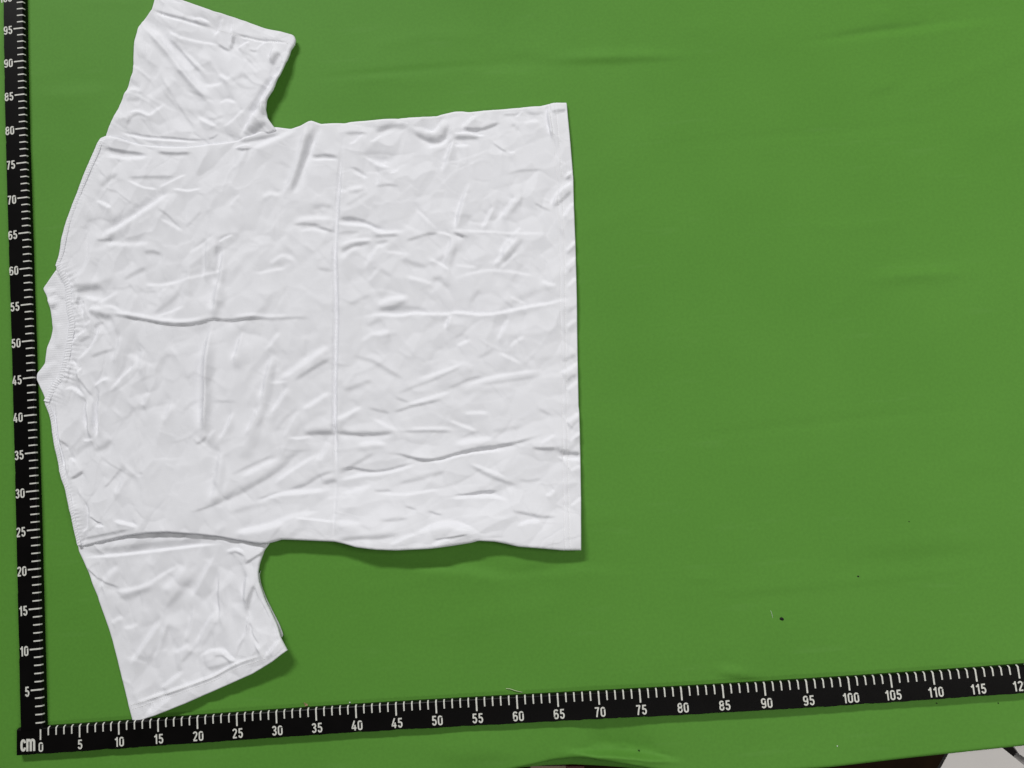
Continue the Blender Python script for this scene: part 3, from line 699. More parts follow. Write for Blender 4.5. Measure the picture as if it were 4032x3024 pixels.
 ('B', .15, .3, [(45.76,71.00),(46.73,70.39),(47.76,70.81)]), ('D', .18, .2, [(41.80,75.16),(43.44,75.14),(45.20,74.84)]),
 ('D', .36, .2, [(57.81,74.15),(59.34,73.91),(60.88,73.92),(63.38,74.79)]), ('B', .3, .25, [(57.95,74.40),(58.91,75.19),(59.87,76.11)]), ('B', .3, .12, [(56.75,73.75),(58.68,73.65),(59.93,73.18),(61.08,73.10)]), ('D', .32, .28, [(56.58,73.12),(58.63,72.90),(60.29,72.77)]), ('B', .2, .2, [(56.65,72.10),(57.67,72.01),(58.69,71.87)]),
 ('D', .24, .12, [(61.90,71.97),(62.98,70.88),(64.34,70.22)]), ('B', .2, .14, [(63.48,70.66),(64.09,70.27),(64.86,70.33)]), ('B', .18, .2, [(56.62,72.71),(55.81,71.04),(54.98,70.05)]), ('D', .16, .15, [(63.23,67.22),(64.54,67.67),(66.06,67.67),(68.72,67.61)]),
 ('B', .2, .2, [(58.44,67.07),(57.90,65.53),(56.88,63.64),(56.17,60.43)]), ('B', .3, .2, [(61.37,63.30),(60.43,61.62),(59.64,60.19)]), ('D', .18, .25, [(62.44,63.21),(61.86,62.14),(61.01,60.78)]), ('B', .3, .28, [(64.35,64.22),(63.04,62.69),(62.08,61.60)]), ('D', .14, .3, [(65.83,64.54),(64.72,63.20),(63.48,61.74)]),
 ('B', .3, .28, [(63.46,58.81),(62.55,57.53),(61.91,56.48)]), ('B', .2, .15, [(64.74,60.00),(64.33,59.58),(63.86,59.16)]), ('B', .18, .12, [(54.64,60.33),(56.16,60.30),(59.68,59.86),(63.43,59.27),(68.80,58.80)]), ('D', .34, .14, [(55.82,59.83),(56.50,59.61),(57.24,59.26)]), ('D', .2, .09, [(58.41,59.68),(61.67,59.39),(63.53,58.97)]),
 ('B', .38, .11, [(69.69,76.52),(69.49,75.12),(69.62,73.49),(69.73,72.08)]), ('D', .24, .25, [(69.97,75.55),(71.01,75.65),(72.16,75.74)]), ('B', .26, .16, [(72.17,67.20),(71.70,66.78),(71.08,66.24)]), ('B', .34, .2, [(72.15,65.81),(70.78,64.82),(69.71,64.06),(69.11,62.48)]),
 ('D', .28, .22, [(72.04,64.44),(70.66,63.25),(69.26,62.33)]), ('B', .34, .18, [(72.04,62.93),(71.17,61.84),(70.52,60.79)]), ('D', .24, .18, [(72.12,66.61),(71.65,66.25),(70.92,65.73)]), ('D', .24, .12, [(66.74,63.18),(68.19,62.23),(68.98,61.88)]),
 ('D', .18, .2, [(63.33,75.82),(65.37,75.65),(66.30,76.04)]), ('B', .2, .12, [(65.27,75.19),(65.75,75.62),(66.23,76.04)]), ('D', .16, .25, [(66.66,75.80),(67.92,75.41),(69.22,75.69)]), ('B', .15, .25, [(66.28,74.08),(67.08,74.54),(68.34,74.29)]), ('D', .14, .2, [(64.34,73.86),(65.01,74.20),(65.44,73.09)]),
 # right middle
 ('B', .24, .2, [(46.20,59.55),(44.77,57.82),(43.82,56.14)]), ('B', .18, .15, [(45.87,56.21),(44.96,55.25),(44.05,54.29)]), ('B', .16, .13, [(46.36,58.17),(47.92,57.87),(49.47,57.55)]), ('D', .16, .28, [(56.38,59.15),(55.60,56.57),(54.95,54.95)]), ('B', .26, .15, [(55.63,59.62),(54.87,57.43),(54.20,55.97)]),
 ('B', .32, .22, [(64.30,58.78),(62.37,56.71),(60.62,54.95)]), ('D', .18, .25, [(65.13,58.46),(63.61,56.68),(62.09,54.90)]), ('B', .2, .13, [(64.22,56.55),(62.74,55.40),(61.51,54.39)]), ('B', .24, .1, [(52.40,56.72),(53.76,55.93),(55.02,54.84)]), ('B', .16, .13, [(55.18,53.71),(57.86,54.28),(60.21,54.55),(63.26,54.01),(66.82,53.04)]), ('B', .16, .1, [(55.62,55.64),(57.15,55.35),(58.92,54.98)]),
 ('B', .60, .10, [(42.01,49.46),(44.37,49.71),(45.62,49.78),(47.47,49.44),(49.03,49.50),(50.28,49.63),(51.50,49.33),(53.36,49.22),(54.58,49.04),(55.10,49.33),(56.75,49.05),(58.58,48.68),(60.26,48.58),(61.81,48.76),(63.67,49.00),(65.38,49.25),(67.53,49.38),(69.08,49.65),(71.70,49.83)]), ('D', .15, .3, [(45.65,50.42),(47.52,50.43),(49.08,50.46),(52.16,49.89)]),
 ('B', .46, .11, [(54.82,49.07),(54.31,48.14),(54.00,47.10)]), ('D', .24, .28, [(44.87,50.41),(47.38,50.60),(49.29,51.46)]), ('B', .2, .3, [(45.06,51.03),(46.97,51.77),(49.31,51.73)]), ('D', .18, .28, [(43.52,48.31),(44.63,48.77),(45.75,49.23)]), ('B', .15, .2, [(49.16,54.65),(50.85,54.11),(52.98,53.21)]),
 ('B', .2, .2, [(67.01,52.58),(68.03,51.87),(68.95,51.87)]), ('B', .16, .12, [(62.57,50.75),(63.61,50.19),(64.63,49.56)]), ('B', .2, .15, [(62.09,44.01),(63.22,44.93),(64.32,45.33)]), ('B', .2, .2, [(60.55,44.91),(61.51,46.62),(62.30,48.03)]), ('D', .18, .15, [(57.73,42.81),(59.30,43.46),(60.25,44.00)]),
 ('B', .16, .12, [(60.68,43.50),(61.85,42.79),(63.46,41.85)]), ('B', .25, .18, [(55.25,44.79),(56.19,45.18),(57.13,45.49)]), ('B', .16, .25, [(42.64,46.19),(44.09,47.17),(46.89,47.33)]), ('D', .16, .28, [(41.47,44.49),(44.08,43.82),(46.46,42.08),(48.40,40.85)]), ('D', .24, .14, [(46.76,38.90),(49.27,39.83),(51.60,40.41),(54.11,41.29),(56.24,42.27)]),
 ('B', .18, .2, [(49.93,40.80),(53.20,41.52),(56.17,42.43)]), ('D', .26, .12, [(53.29,39.21),(54.92,39.57),(56.34,40.26),(58.64,40.54)]), ('B', .2, .15, [(56.05,39.41),(59.23,40.23),(62.30,40.50),(66.26,40.71)]), ('D', .18, .14, [(57.66,39.44),(62.24,39.74),(66.21,40.07)]), ('D', .2, .28, [(40.18,40.02),(42.38,40.67),(44.10,41.21)]),
 ('D', .14, .3, [(48.50,57.02),(50.65,56.20),(52.18,55.59)]), ('D', .16, .25, [(41.31,51.26),(42.92,52.07),(44.51,52.58)]), ('B', .15, .25, [(40.50,57.55),(41.98,58.87),(43.25,59.08)]), ('D', .2, .25, [(40.53,58.35),(42.64,59.46),(44.87,59.75)]), ('D', .14, .3, [(52.41,54.14),(53.63,53.71),(54.79,52.35)]), ('D', .14, .2, [(57.44,50.24),(58.13,51.28),(58.95,52.00)]),
 ('B', .25, .16, [(71.95,57.63),(71.21,56.98),(70.45,56.25)]), ('B', .22, .16, [(71.83,55.25),(71.03,54.77),(70.28,54.04)]), ('B', .22, .16, [(71.62,52.59),(70.96,52.09),(70.22,51.37)]), ('B', .2, .15, [(71.24,46.99),(70.52,46.66),(69.72,46.10)]), ('B', .26, .2, [(70.86,41.47),(69.74,40.71),(68.33,40.13)]), ('D', .22, .2, [(70.93,42.30),(70.00,42.07),(68.75,41.56)]), ('B', .24, .18, [(70.74,39.03),(70.02,38.55),(69.06,37.87)]), ('D', .2, .18, [(70.80,39.86),(69.95,39.63),(69.14,38.93)]),
 ('D', .18, .15, [(71.75,54.23),(71.10,53.81),(70.60,53.23)]), ('D', .18, .15, [(71.97,56.91),(71.31,56.33),(70.48,55.61)]), ('D', .16, .15, [(71.39,48.92),(70.66,48.36),(70.02,47.94)]),
 # lower right
 ('D', .42, .12, [(46.10,36.68),(47.41,36.83),(48.97,37.32),(51.43,37.59),(53.13,37.89)]), ('D', .26, .1, [(43.23,37.51),(45.27,36.81),(46.25,36.61)]), ('B', .2, .2, [(48.22,37.54),(49.92,37.92),(52.41,38.49),(54.42,38.90)]), ('D', .22, .15, [(46.90,38.61),(47.64,38.20),(48.70,37.86)]),
 ('D', .42, .28, [(38.40,34.70),(40.54,34.31),(42.06,34.12),(44.20,33.96),(46.96,34.09)]), ('D', .26, .12, [(46.66,34.14),(51.22,33.90),(54.54,33.56)]), ('B', .16, .14, [(48.20,34.39),(51.24,34.29),(54.41,33.99)]), ('B', .3, .2, [(38.86,36.27),(40.35,36.81),(42.55,37.82)]), ('B', .16, .13, [(43.70,36.16),(45.48,35.08),(47.12,34.17)]),
 ('D', .54, .16, [(45.00,31.61),(47.12,31.30),(48.60,30.74),(49.95,30.37),(51.31,30.24),(52.53,30.40),(54.06,30.79),(55.59,31.06),(57.11,31.26),(59.39,31.39),(61.66,31.60),(63.48,31.92),(66.09,32.56)]), ('B', .3, .11, [(49.93,29.95),(52.50,29.95),(54.04,30.40),(56.32,30.69),(58.59,30.76),(61.15,30.83)]), ('B', .2, .3, [(54.14,32.02),(56.43,32.30),(59.45,32.38)]),
 ('D', .36, .16, [(38.65,29.76),(40.65,30.11),(42.16,29.63),(43.97,29.28),(45.80,29.44),(47.95,29.89),(49.33,30.15)]), ('D', .26, .2, [(38.78,29.15),(40.02,29.71),(40.96,30.24),(42.37,30.89),(44.09,31.78)]), ('B', .28, .2, [(38.82,28.40),(41.82,28.93),(44.56,28.89),(47.01,29.28),(49.32,29.88)]), ('D', .34, .3, [(36.75,28.17),(37.83,28.40),(38.75,28.55)]),
 ('D', .42, .15, [(64.01,30.87),(65.79,30.61),(67.36,30.63)]), ('D', .42, .28, [(67.40,30.22),(68.71,29.75),(70.34,29.60)]), ('B', .28, .12, [(67.19,29.49),(68.65,29.09),(70.28,28.92)]), ('B', .2, .14, [(65.08,31.18),(66.17,31.73),(67.27,32.33)]), ('D', .2, .28, [(46.45,27.45),(48.59,27.75),(50.88,28.18),(52.87,28.55)]),
 ('D', .26, .15, [(43.54,26.79),(44.75,26.68),(45.96,26.65)]), ('B', .22, .13, [(43.82,26.45),(47.74,26.08),(50.77,26.33),(52.44,26.49)]), ('D', .18, .25, [(55.78,29.32),(57.66,28.14),(59.54,27.12),(62.16,26.14)]), ('B', .14, .15, [(56.09,29.48),(58.43,28.41),(60.74,27.21)]),
 ('D', .42, .15, [(53.51,25.54),(55.99,25.53),(57.05,25.75),(59.59,25.69)]), ('B', .26, .2, [(53.11,25.16),(56.71,25.15),(58.94,25.00),(60.69,24.37)]), ('D', .24, .13, [(47.51,24.66),(48.10,24.40),(48.99,24.07)]), ('D', .3, .13, [(50.48,23.82),(51.50,23.33),(52.24,23.22)]), ('D', .26, .22, [(60.90,23.09),(62.50,22.66),(64.68,22.04),(66.75,21.93)]),
 ('B', .3, .3, [(48.51,21.05),(51.27,22.08),(52.78,22.27),(54.25,21.88),(56.28,20.96)]), ('D', .36, .13, [(50.86,20.21),(53.11,20.35),(55.67,20.67)]), ('D', .2, .25, [(44.11,23.02),(46.36,22.89),(48.03,23.10)]), ('D', .3, .35, [(38.56,20.89),(41.44,21.09),(44.45,20.93),(46.87,21.27)]), ('B', .24, .2, [(45.45,19.94),(47.45,20.73),(49.12,21.11)]),
 ('B', .22, .2, [(61.51,21.19),(63.03,21.67),(64.64,21.49)]), ('B', .22, .18, [(70.49,32.39),(69.77,31.84),(68.90,31.16)]), ('B', .24, .2, [(70.62,34.93),(69.68,34.32),(68.58,33.73)]), ('B', .2, .16, [(70.22,28.23),(69.46,27.99),(68.76,27.60)]), ('B', .2, .16, [(69.90,24.27),(69.27,23.80),(68.40,23.20)]), ('D', .2, .2, [(70.62,33.95),(69.75,33.42),(69.08,32.56)]),
 ('B', .18, .15, [(53.43,35.25),(55.49,34.26),(57.26,33.45)]), ('D', .16, .15, [(55.09,32.70),(56.34,33.21),(57.71,33.41)]), ('B', .18, .2, [(55.60,35.84),(57.12,35.88),(58.92,35.66)]), ('D', .16, .2, [(65.27,35.71),(66.14,35.19),(66.86,34.84)]), ('D', .15, .25, [(59.05,33.16),(61.19,33.45),(63.31,33.60)]), ('B', .18, .25, [(41.70,32.94),(43.85,33.08),(45.66,32.64)]),
 ('B', .2, .2, [(65.33,24.67),(66.09,24.91),(66.58,25.46)]), ('D', .16, .2, [(62.06,26.82),(63.69,26.63),(65.05,26.90)]), ('B', .16, .25, [(39.13,26.81),(41.12,27.11),(43.28,27.71)]), ('B', .15, .3, [(38.52,23.28),(39.73,23.27),(41.98,22.82)]), ('B', .24, .2, [(50.82,19.51),(51.90,20.02),(53.10,20.16)]),
 # shoulder, lower left
 ('D', .46, .13, [(3.53,31.15),(4.36,31.45),(5.39,32.16)]), ('D', .3, .1, [(7.96,29.52),(9.17,30.74),(10.38,32.16)]), ('D', .25, .15, [(4.88,29.39),(5.47,28.18),(5.69,27.37)]), ('B', .3, .12, [(6.05,27.08),(6.04,24.95),(5.05,24.10)]), ('D', .36, .09, [(6.29,26.22),(7.11,25.41),(7.94,25.14)]), ('B', .36, .09, [(7.02,24.88),(7.57,24.81),(8.21,24.77)]),
 ('D', .3, .15, [(2.23,36.43),(2.69,35.94),(3.16,35.27)]), ('B', .24, .15, [(5.51,41.58),(5.91,38.98),(6.05,36.51)]), ('B', .24, .15, [(7.23,41.82),(7.22,39.62),(7.40,37.41),(6.76,36.15)]), ('B', .3, .1, [(5.21,36.12),(6.05,36.06),(6.70,36.23)]), ('B', .34, .15, [(9.50,25.42),(11.14,24.95),(12.87,24.45)]),
 ('D', .2, .15, [(3.07,33.38),(3.44,32.63),(3.34,31.92)]), ('B', .22, .12, [(3.16,33.91),(3.81,33.87),(4.27,33.29)]), ('D', .2, .3, [(6.60,34.57),(8.09,35.00),(9.21,36.00)]), ('B', .2, .35, [(9.52,28.61),(10.28,30.34),(11.03,32.08)]), ('B', .24, .14, [(1.47,42.26),(1.57,39.31),(2.09,36.35),(2.79,33.58),(3.47,31.19)]),
 ('D', .22, .2, [(4.72,23.28),(8.39,23.73),(12.05,24.19)]),
]

BODY_HILLS = [(q, h, r) for q, h, r in zip(
  [(32.65,21.55),(40.80,20.04),(45.96,19.06),(52.12,18.96),(56.38,19.94),(61.74,18.32),(69.04,17.67),(17.74,22.88),(38.20,76.84),(48.68,76.56),(60.84,76.85),(72.12,76.12),(71.65,45.52),(70.31,29.18),(4.37,72.33),(4.29,27.38)],
  (.8, .95, 1.1, 1.0, .25, .85, .65, .6, .2, .15, .15, .15, .05, .15, .15, .15),
  (3.5, 4, 4, 4, 2.2, 4, 4, 6, 3, 4, 5, 3, 6, 6, 4, 4))]

def body_grain(c, r):
    x, y = c
    if x < 24: base = 1.25 if r.random() < 0.6 else 0.5
    elif x < 38: base = 1.0 if y > 36 else 0.45
    elif y > 52: base = r.uniform(0, math.pi)
    else: base = 0.28 if y < 42 else r.choice((0.3, 0.9, 2.6))
    return base + r.normal(0, 0.3)

def body_zones(X, Y):
    sm = lambda t: np.clip(t, 0, 1) ** 2 * (3 - 2 * np.clip(t, 0, 1))
    right = sm((X - 28) / 14); low = sm((48 - Y) / 16)
    return [(right * low, 0.28, 2.6), (right * (1 - low), 0.7, 1.4), (1 - right, 1.15, 1.9)]

def body_height(X, Y):
    Z = np.full_like(X, 0.64) + 0.10 * perlin(X / 16, Y / 14, 21)
    hills(Z, X, Y, BODY_HILLS)
    Z += cloth_relief(-2, 77, 14, 84, BODY_STROKES, 3.0, 30, body_grain, 260, body_zones)(X, Y)
    return Z

def edge_ripple(X, Y, path, amp, wl, reach):
    """puckers that run square to a sewn seam"""
    q = resample(path, int(length(path) / 0.08))
    s = np.linspace(0, length(path), len(q))
    Z = np.zeros_like(X)
    m = reach * 2.5
    sel = np.where((X > q[:, 0].min() - m) & (X < q[:, 0].max() + m) & (Y > q[:, 1].min() - m) & (Y < q[:, 1].max() + m))
    x, y = X[sel], Y[sel]
    out = np.zeros(x.shape)
    for i in range(0, len(x), 20000):
        xx, yy = x[i:i + 20000], y[i:i + 20000]
        d2 = (xx[:, None] - q[None, :, 0]) ** 2 + (yy[:, None] - q[None, :, 1]) ** 2
        k = d2.argmin(1); d = np.sqrt(d2[np.arange(len(k)), k]); t = s[k]
        ph = t / wl + 0.9 * perlin(t * 0.8, t * 0 + 0.5, 5)
        out[i:i + 20000] = amp * np.sin(2 * math.pi * ph) * (0.5 + 0.9 * np.abs(perlin(t * 0.35, t * 0 + 3.3, 8)) * 2) * np.exp(-(d / reach) ** 2)
    Z[sel] = out
    return Z

NECK_SEAM = [(1.93,60.28),(2.20,59.52),(2.62,58.52),(3.10,57.31),(3.26,56.03),(3.31,54.65),(3.58,53.05),(3.79,51.99),(3.58,50.44),(3.26,48.39),(3.00,46.85),(2.53,45.34),(2.11,44.34),(1.88,44.43),(1.28,43.51),(0.66,42.30),(0.34,41.59)]
SHOULDER_A = [(8.03,77.23),(7.46,75.72),(6.62,73.80),(5.39,71.14),(4.30,68.60),(3.34,66.05),(2.78,63.71),(2.39,61.79),(1.94,60.69),(1.73,60.01)]
SHOULDER_B = [(0.46,41.31),(0.92,39.72),(1.34,37.49),(1.99,34.54),(2.37,32.34),(3.09,30.32),(3.48,28.86),(4.01,26.87),(4.34,24.72),(4.70,22.58)]

HEM1 = [(69.89,75.76),(70.02,73.72),(70.11,72.38),(70.16,69.70),(70.12,65.73),(69.98,61.81),(69.80,57.93),(69.65,56.14),(69.57,53.79),(69.16,48.33),(68.89,43.70),(68.62,39.12),(68.52,37.59),(68.05,30.10),(67.67,24.21),(67.32,18.04)]
HEM2 = [(70.69,75.68),(70.72,73.66),(70.74,72.32),(70.76,69.65),(70.70,65.68),(70.54,61.76),(70.38,57.88),(70.24,56.09),(70.15,53.74),(69.74,48.28),(69.45,43.65),(69.16,39.08),(69.06,37.55),(68.61,30.06),(68.23,24.17),(67.91,18.00)]

shirt = root('t_shirt', (35, 45, 0), 'wrinkled white cotton t-shirt laid flat with its neck against the upright ruler', 't-shirt')

X, Y = coons(BODY_TOP, BODY_BOTTOM, BODY_LEFT, BODY_RIGHT, 0.13)
dt, db, dl, dr = side_dist(X, Y)
Z = body_height(X, Y)
Z += edge_ripple(X, Y, NECK_SEAM, 0.075, 0.62, 1.5) + edge_ripple(X, Y, SHOULDER_A, 0.02, 0.5, 0.8) + edge_ripple(X, Y, SHOULDER_B, 0.025, 0.5, 0.8)
Z -= 0.22 * np.exp(-(dr / 3.5) ** 2)
Z += rounding(dt, 0.45, 0.34) + rounding(db, 0.40, 0.30) + rounding(dl, 0.35, 0.25) + rounding(dr, 0.16, 0.10)
Z = soft_floor(Z, 0.24, 0.05)
for row in (HEM1, HEM2):
    yy = np.array(row)[::-1]
    off = X - np.interp(Y, yy[:, 1], yy[:, 0])
    Z -= 0.055 * np.exp(-(off / 0.09) ** 2)
    if row is HEM1: Z += 0.05 * np.clip(off / 0.2, 0, 1)
cloth_solid('body_panel', X, Y, Z, 0.14, M_CLOTH, shirt)
GRID = (X.copy(), Y.copy(), Z.copy())

def surface_z(pts):
    """height of the finished body panel at given points"""
    out = []
    Xg, Yg, Zg = GRID
    for px, py in pts:
        d = (Xg[::3, ::3] - px) ** 2 + (Yg[::3, ::3] - py) ** 2
        i, j = np.unravel_index(d.argmin(), d.shape)
        i0, i1, j0, j1 = max(0, 3 * i - 3), 3 * i + 4, max(0, 3 * j - 3), 3 * j + 4
        d = (Xg[i0:i1, j0:j1] - px) ** 2 + (Yg[i0:i1, j0:j1] - py) ** 2
        a, b = np.unravel_index(d.argmin(), d.shape)
        out.append(Zg[i0 + a, j0 + b])
    return np.array(out)

# sleeves
SA_TOP = [(15.91,99.04),(19.40,97.22),(24.22,94.85),(27.27,93.65),(30.95,91.84),(35.04,90.22),(35.51,89.95)]
SA_RIGHT = [(35.57,89.82),(35.73,89.35),(35.58,88.72),(35.02,87.87),(34.53,86.32),(33.60,84.37),(32.67,82.44),(31.58,80.74),(31.30,79.43),(31.41,78.30),(32.06,77.23),(32.68,76.40)]
SA_BOTTOM = [(8.07,77.36),(10.08,76.50),(13.12,75.55),(18.54,74.48),(23.94,74.65),(28.27,75.24),(32.61,76.50)]
SA_LEFT = [(15.91,99.04),(15.62,97.61),(15.27,96.29),(14.25,95.18),(13.23,93.89),(12.70,91.62),(12.53,89.10),(12.42,87.04),(11.70,85.17),(9.79,81.03),(8.78,78.87),(8.07,77.36)]
SA_RIGHT[-1] = SA_BOTTOM[-1]; SA_LEFT[0] = SA_TOP[0]; SA_LEFT[-1] = SA_BOTTOM[0]; SA_RIGHT[0] = SA_TOP[-1]
SLEEVE_A = [
 ('B', .34, .5, [(13.89,94.45),(15.96,91.89),(18.15,89.20),(19.55,86.74),(21.20,84.67),(23.47,81.55)]), ('D', .24, .7, [(12.92,90.69),(14.99,88.28),(16.51,84.59),(18.53,81.16),(20.43,78.43)]), ('D', .32, .16, [(15.13,96.27),(17.60,95.01),(20.74,93.86),(22.82,92.95),(24.25,92.39)]), ('D', .24, .14, [(26.97,91.29),(29.93,90.17),(32.51,89.46),(34.95,88.94)]),
 ('B', .2, .14, [(15.36,96.00),(17.59,94.70),(20.73,93.50),(22.81,92.64)]), ('B', .22, .12, [(27.22,90.95),(29.93,89.85),(34.82,88.68)]),
 ('B', .26, .2, [(21.07,94.10),(22.19,94.15),(23.62,93.25)]), ('D', .4, .2, [(27.03,91.04),(26.70,89.98),(26.32,88.85)]), ('B', .36, .09, [(26.87,93.32),(26.71,91.21),(26.26,89.00)]), ('D', .36, .12, [(24.65,89.94),(25.74,89.09),(26.38,88.85)]), ('B', .26, .13, [(25.40,93.89),(25.07,92.48),(24.15,91.13)]),
 ('B', .2, .16, [(19.12,91.64),(21.46,90.75),(23.42,90.28),(24.90,89.72)]), ('B', .24, .16, [(17.82,92.53),(18.99,91.72),(19.90,91.15)]), ('D', .2, .25, [(17.80,91.50),(18.95,89.94),(20.74,87.71),(22.01,85.95)]), ('B', .16, .2, [(19.73,89.52),(21.27,87.66),(22.92,85.79)]),
 ('B', .3, .16, [(27.30,88.96),(28.36,89.64),(29.27,89.72)]), ('B', .3, .13, [(30.14,88.40),(30.95,89.25),(32.12,89.43)]), ('D', .3, .12, [(29.10,88.50),(29.87,88.22),(30.40,88.37)]), ('D', .36, .35, [(32.32,85.67),(32.94,86.76),(33.61,87.58)]), ('B', .26, .18, [(32.73,88.28),(32.32,87.64),(32.09,86.57)]),
 ('B', .4, .35, [(34.40,86.21),(32.31,83.45),(30.95,81.23),(30.26,79.96),(28.92,78.09),(27.25,75.92)]), ('D', .2, .4, [(32.61,84.63),(30.73,82.39),(29.64,80.62),(28.30,78.75)]), ('D', .3, .28, [(31.00,80.76),(30.90,79.70),(31.11,78.34)]), ('D', .26, .35, [(28.99,76.16),(30.17,77.10),(31.34,77.52)]),
 ('D', .26, .16, [(17.04,85.22),(18.05,83.22),(19.30,80.55),(20.31,78.98),(20.61,77.88)]), ('B', .2, .2, [(21.30,79.89),(22.88,78.60),(24.28,77.86)]), ('D', .3, .1, [(22.83,76.27),(23.73,76.39),(24.45,76.92)]), ('B', .26, .2, [(11.63,81.08),(13.20,81.27),(14.75,80.31),(15.80,81.15),(17.05,81.91)]), ('D', .2, .25, [(11.48,79.02),(12.28,80.48),(13.58,80.76),(14.62,80.06)]),
 ('B', .2, .3, [(11.00,83.91),(12.32,84.60),(13.89,84.04)]), ('D', .3, .1, [(10.17,78.74),(14.06,77.59),(17.94,76.91),(20.51,76.43),(23.47,76.15)]), ('B', .3, .12, [(10.43,78.31),(14.06,77.19),(17.93,76.54),(21.79,75.97)]), ('B', .18, .25, [(22.37,84.29),(23.53,84.04),(25.22,84.28)]), ('D', .16, .3, [(26.51,84.15),(27.96,84.95),(28.97,84.18)]), ('B', .18, .25, [(24.61,85.69),(25.75,84.63),(26.54,84.96)]),
 ('B', .18, .2, [(24.50,81.25),(25.55,81.82),(27.07,81.00)]), ('B', .2, .2, [(25.05,77.72),(26.36,78.40),(28.34,80.08)]), ('D', .18, .2, [(22.77,79.28),(23.92,78.90),(25.23,79.44)]), ('D', .18, .3, [(11.52,83.19),(12.30,82.84),(13.61,82.98)]),
]
A_HILLS = list(zip([(34.66,88.04),(32.70,83.00),(31.50,79.04),(23.34,95.65),(13.75,88.25),(8.60,80.50)], (.45, .65, .5, .25, .2, .2), (3, 3.2, 3, 4, 3, 3)))

SB_LEFT = [(4.22,22.79),(4.39,21.79),(4.73,21.08),(5.55,19.46),(7.12,15.27),(8.32,11.92),(9.50,7.84),(10.66,3.24),(11.46,0.02)]
SB_BOTTOM = [(11.63,0.10),(14.37,0.88),(18.35,2.13),(23.33,3.89),(27.31,5.34),(29.92,6.68),(31.33,7.62),(31.83,7.91)]
SB_RIGHT = [(30.07,21.75),(29.50,20.92),(29.14,20.45),(28.69,19.52),(28.36,18.57),(28.19,17.62),(28.29,16.46),(28.94,14.31),(29.69,12.73),(30.43,11.17),(31.00,9.53),(31.56,8.46),(31.83,7.91)]
SB_TOP = [(4.22,22.79),(8.40,23.98),(14.56,24.35),(20.67,23.84),(25.91,22.60),(29.96,21.74)]
SB_BOTTOM[0] = SB_LEFT[-1]; SB_TOP[0] = SB_LEFT[0]; SB_RIGHT[0] = SB_TOP[-1]; SB_RIGHT[-1] = SB_BOTTOM[-1]
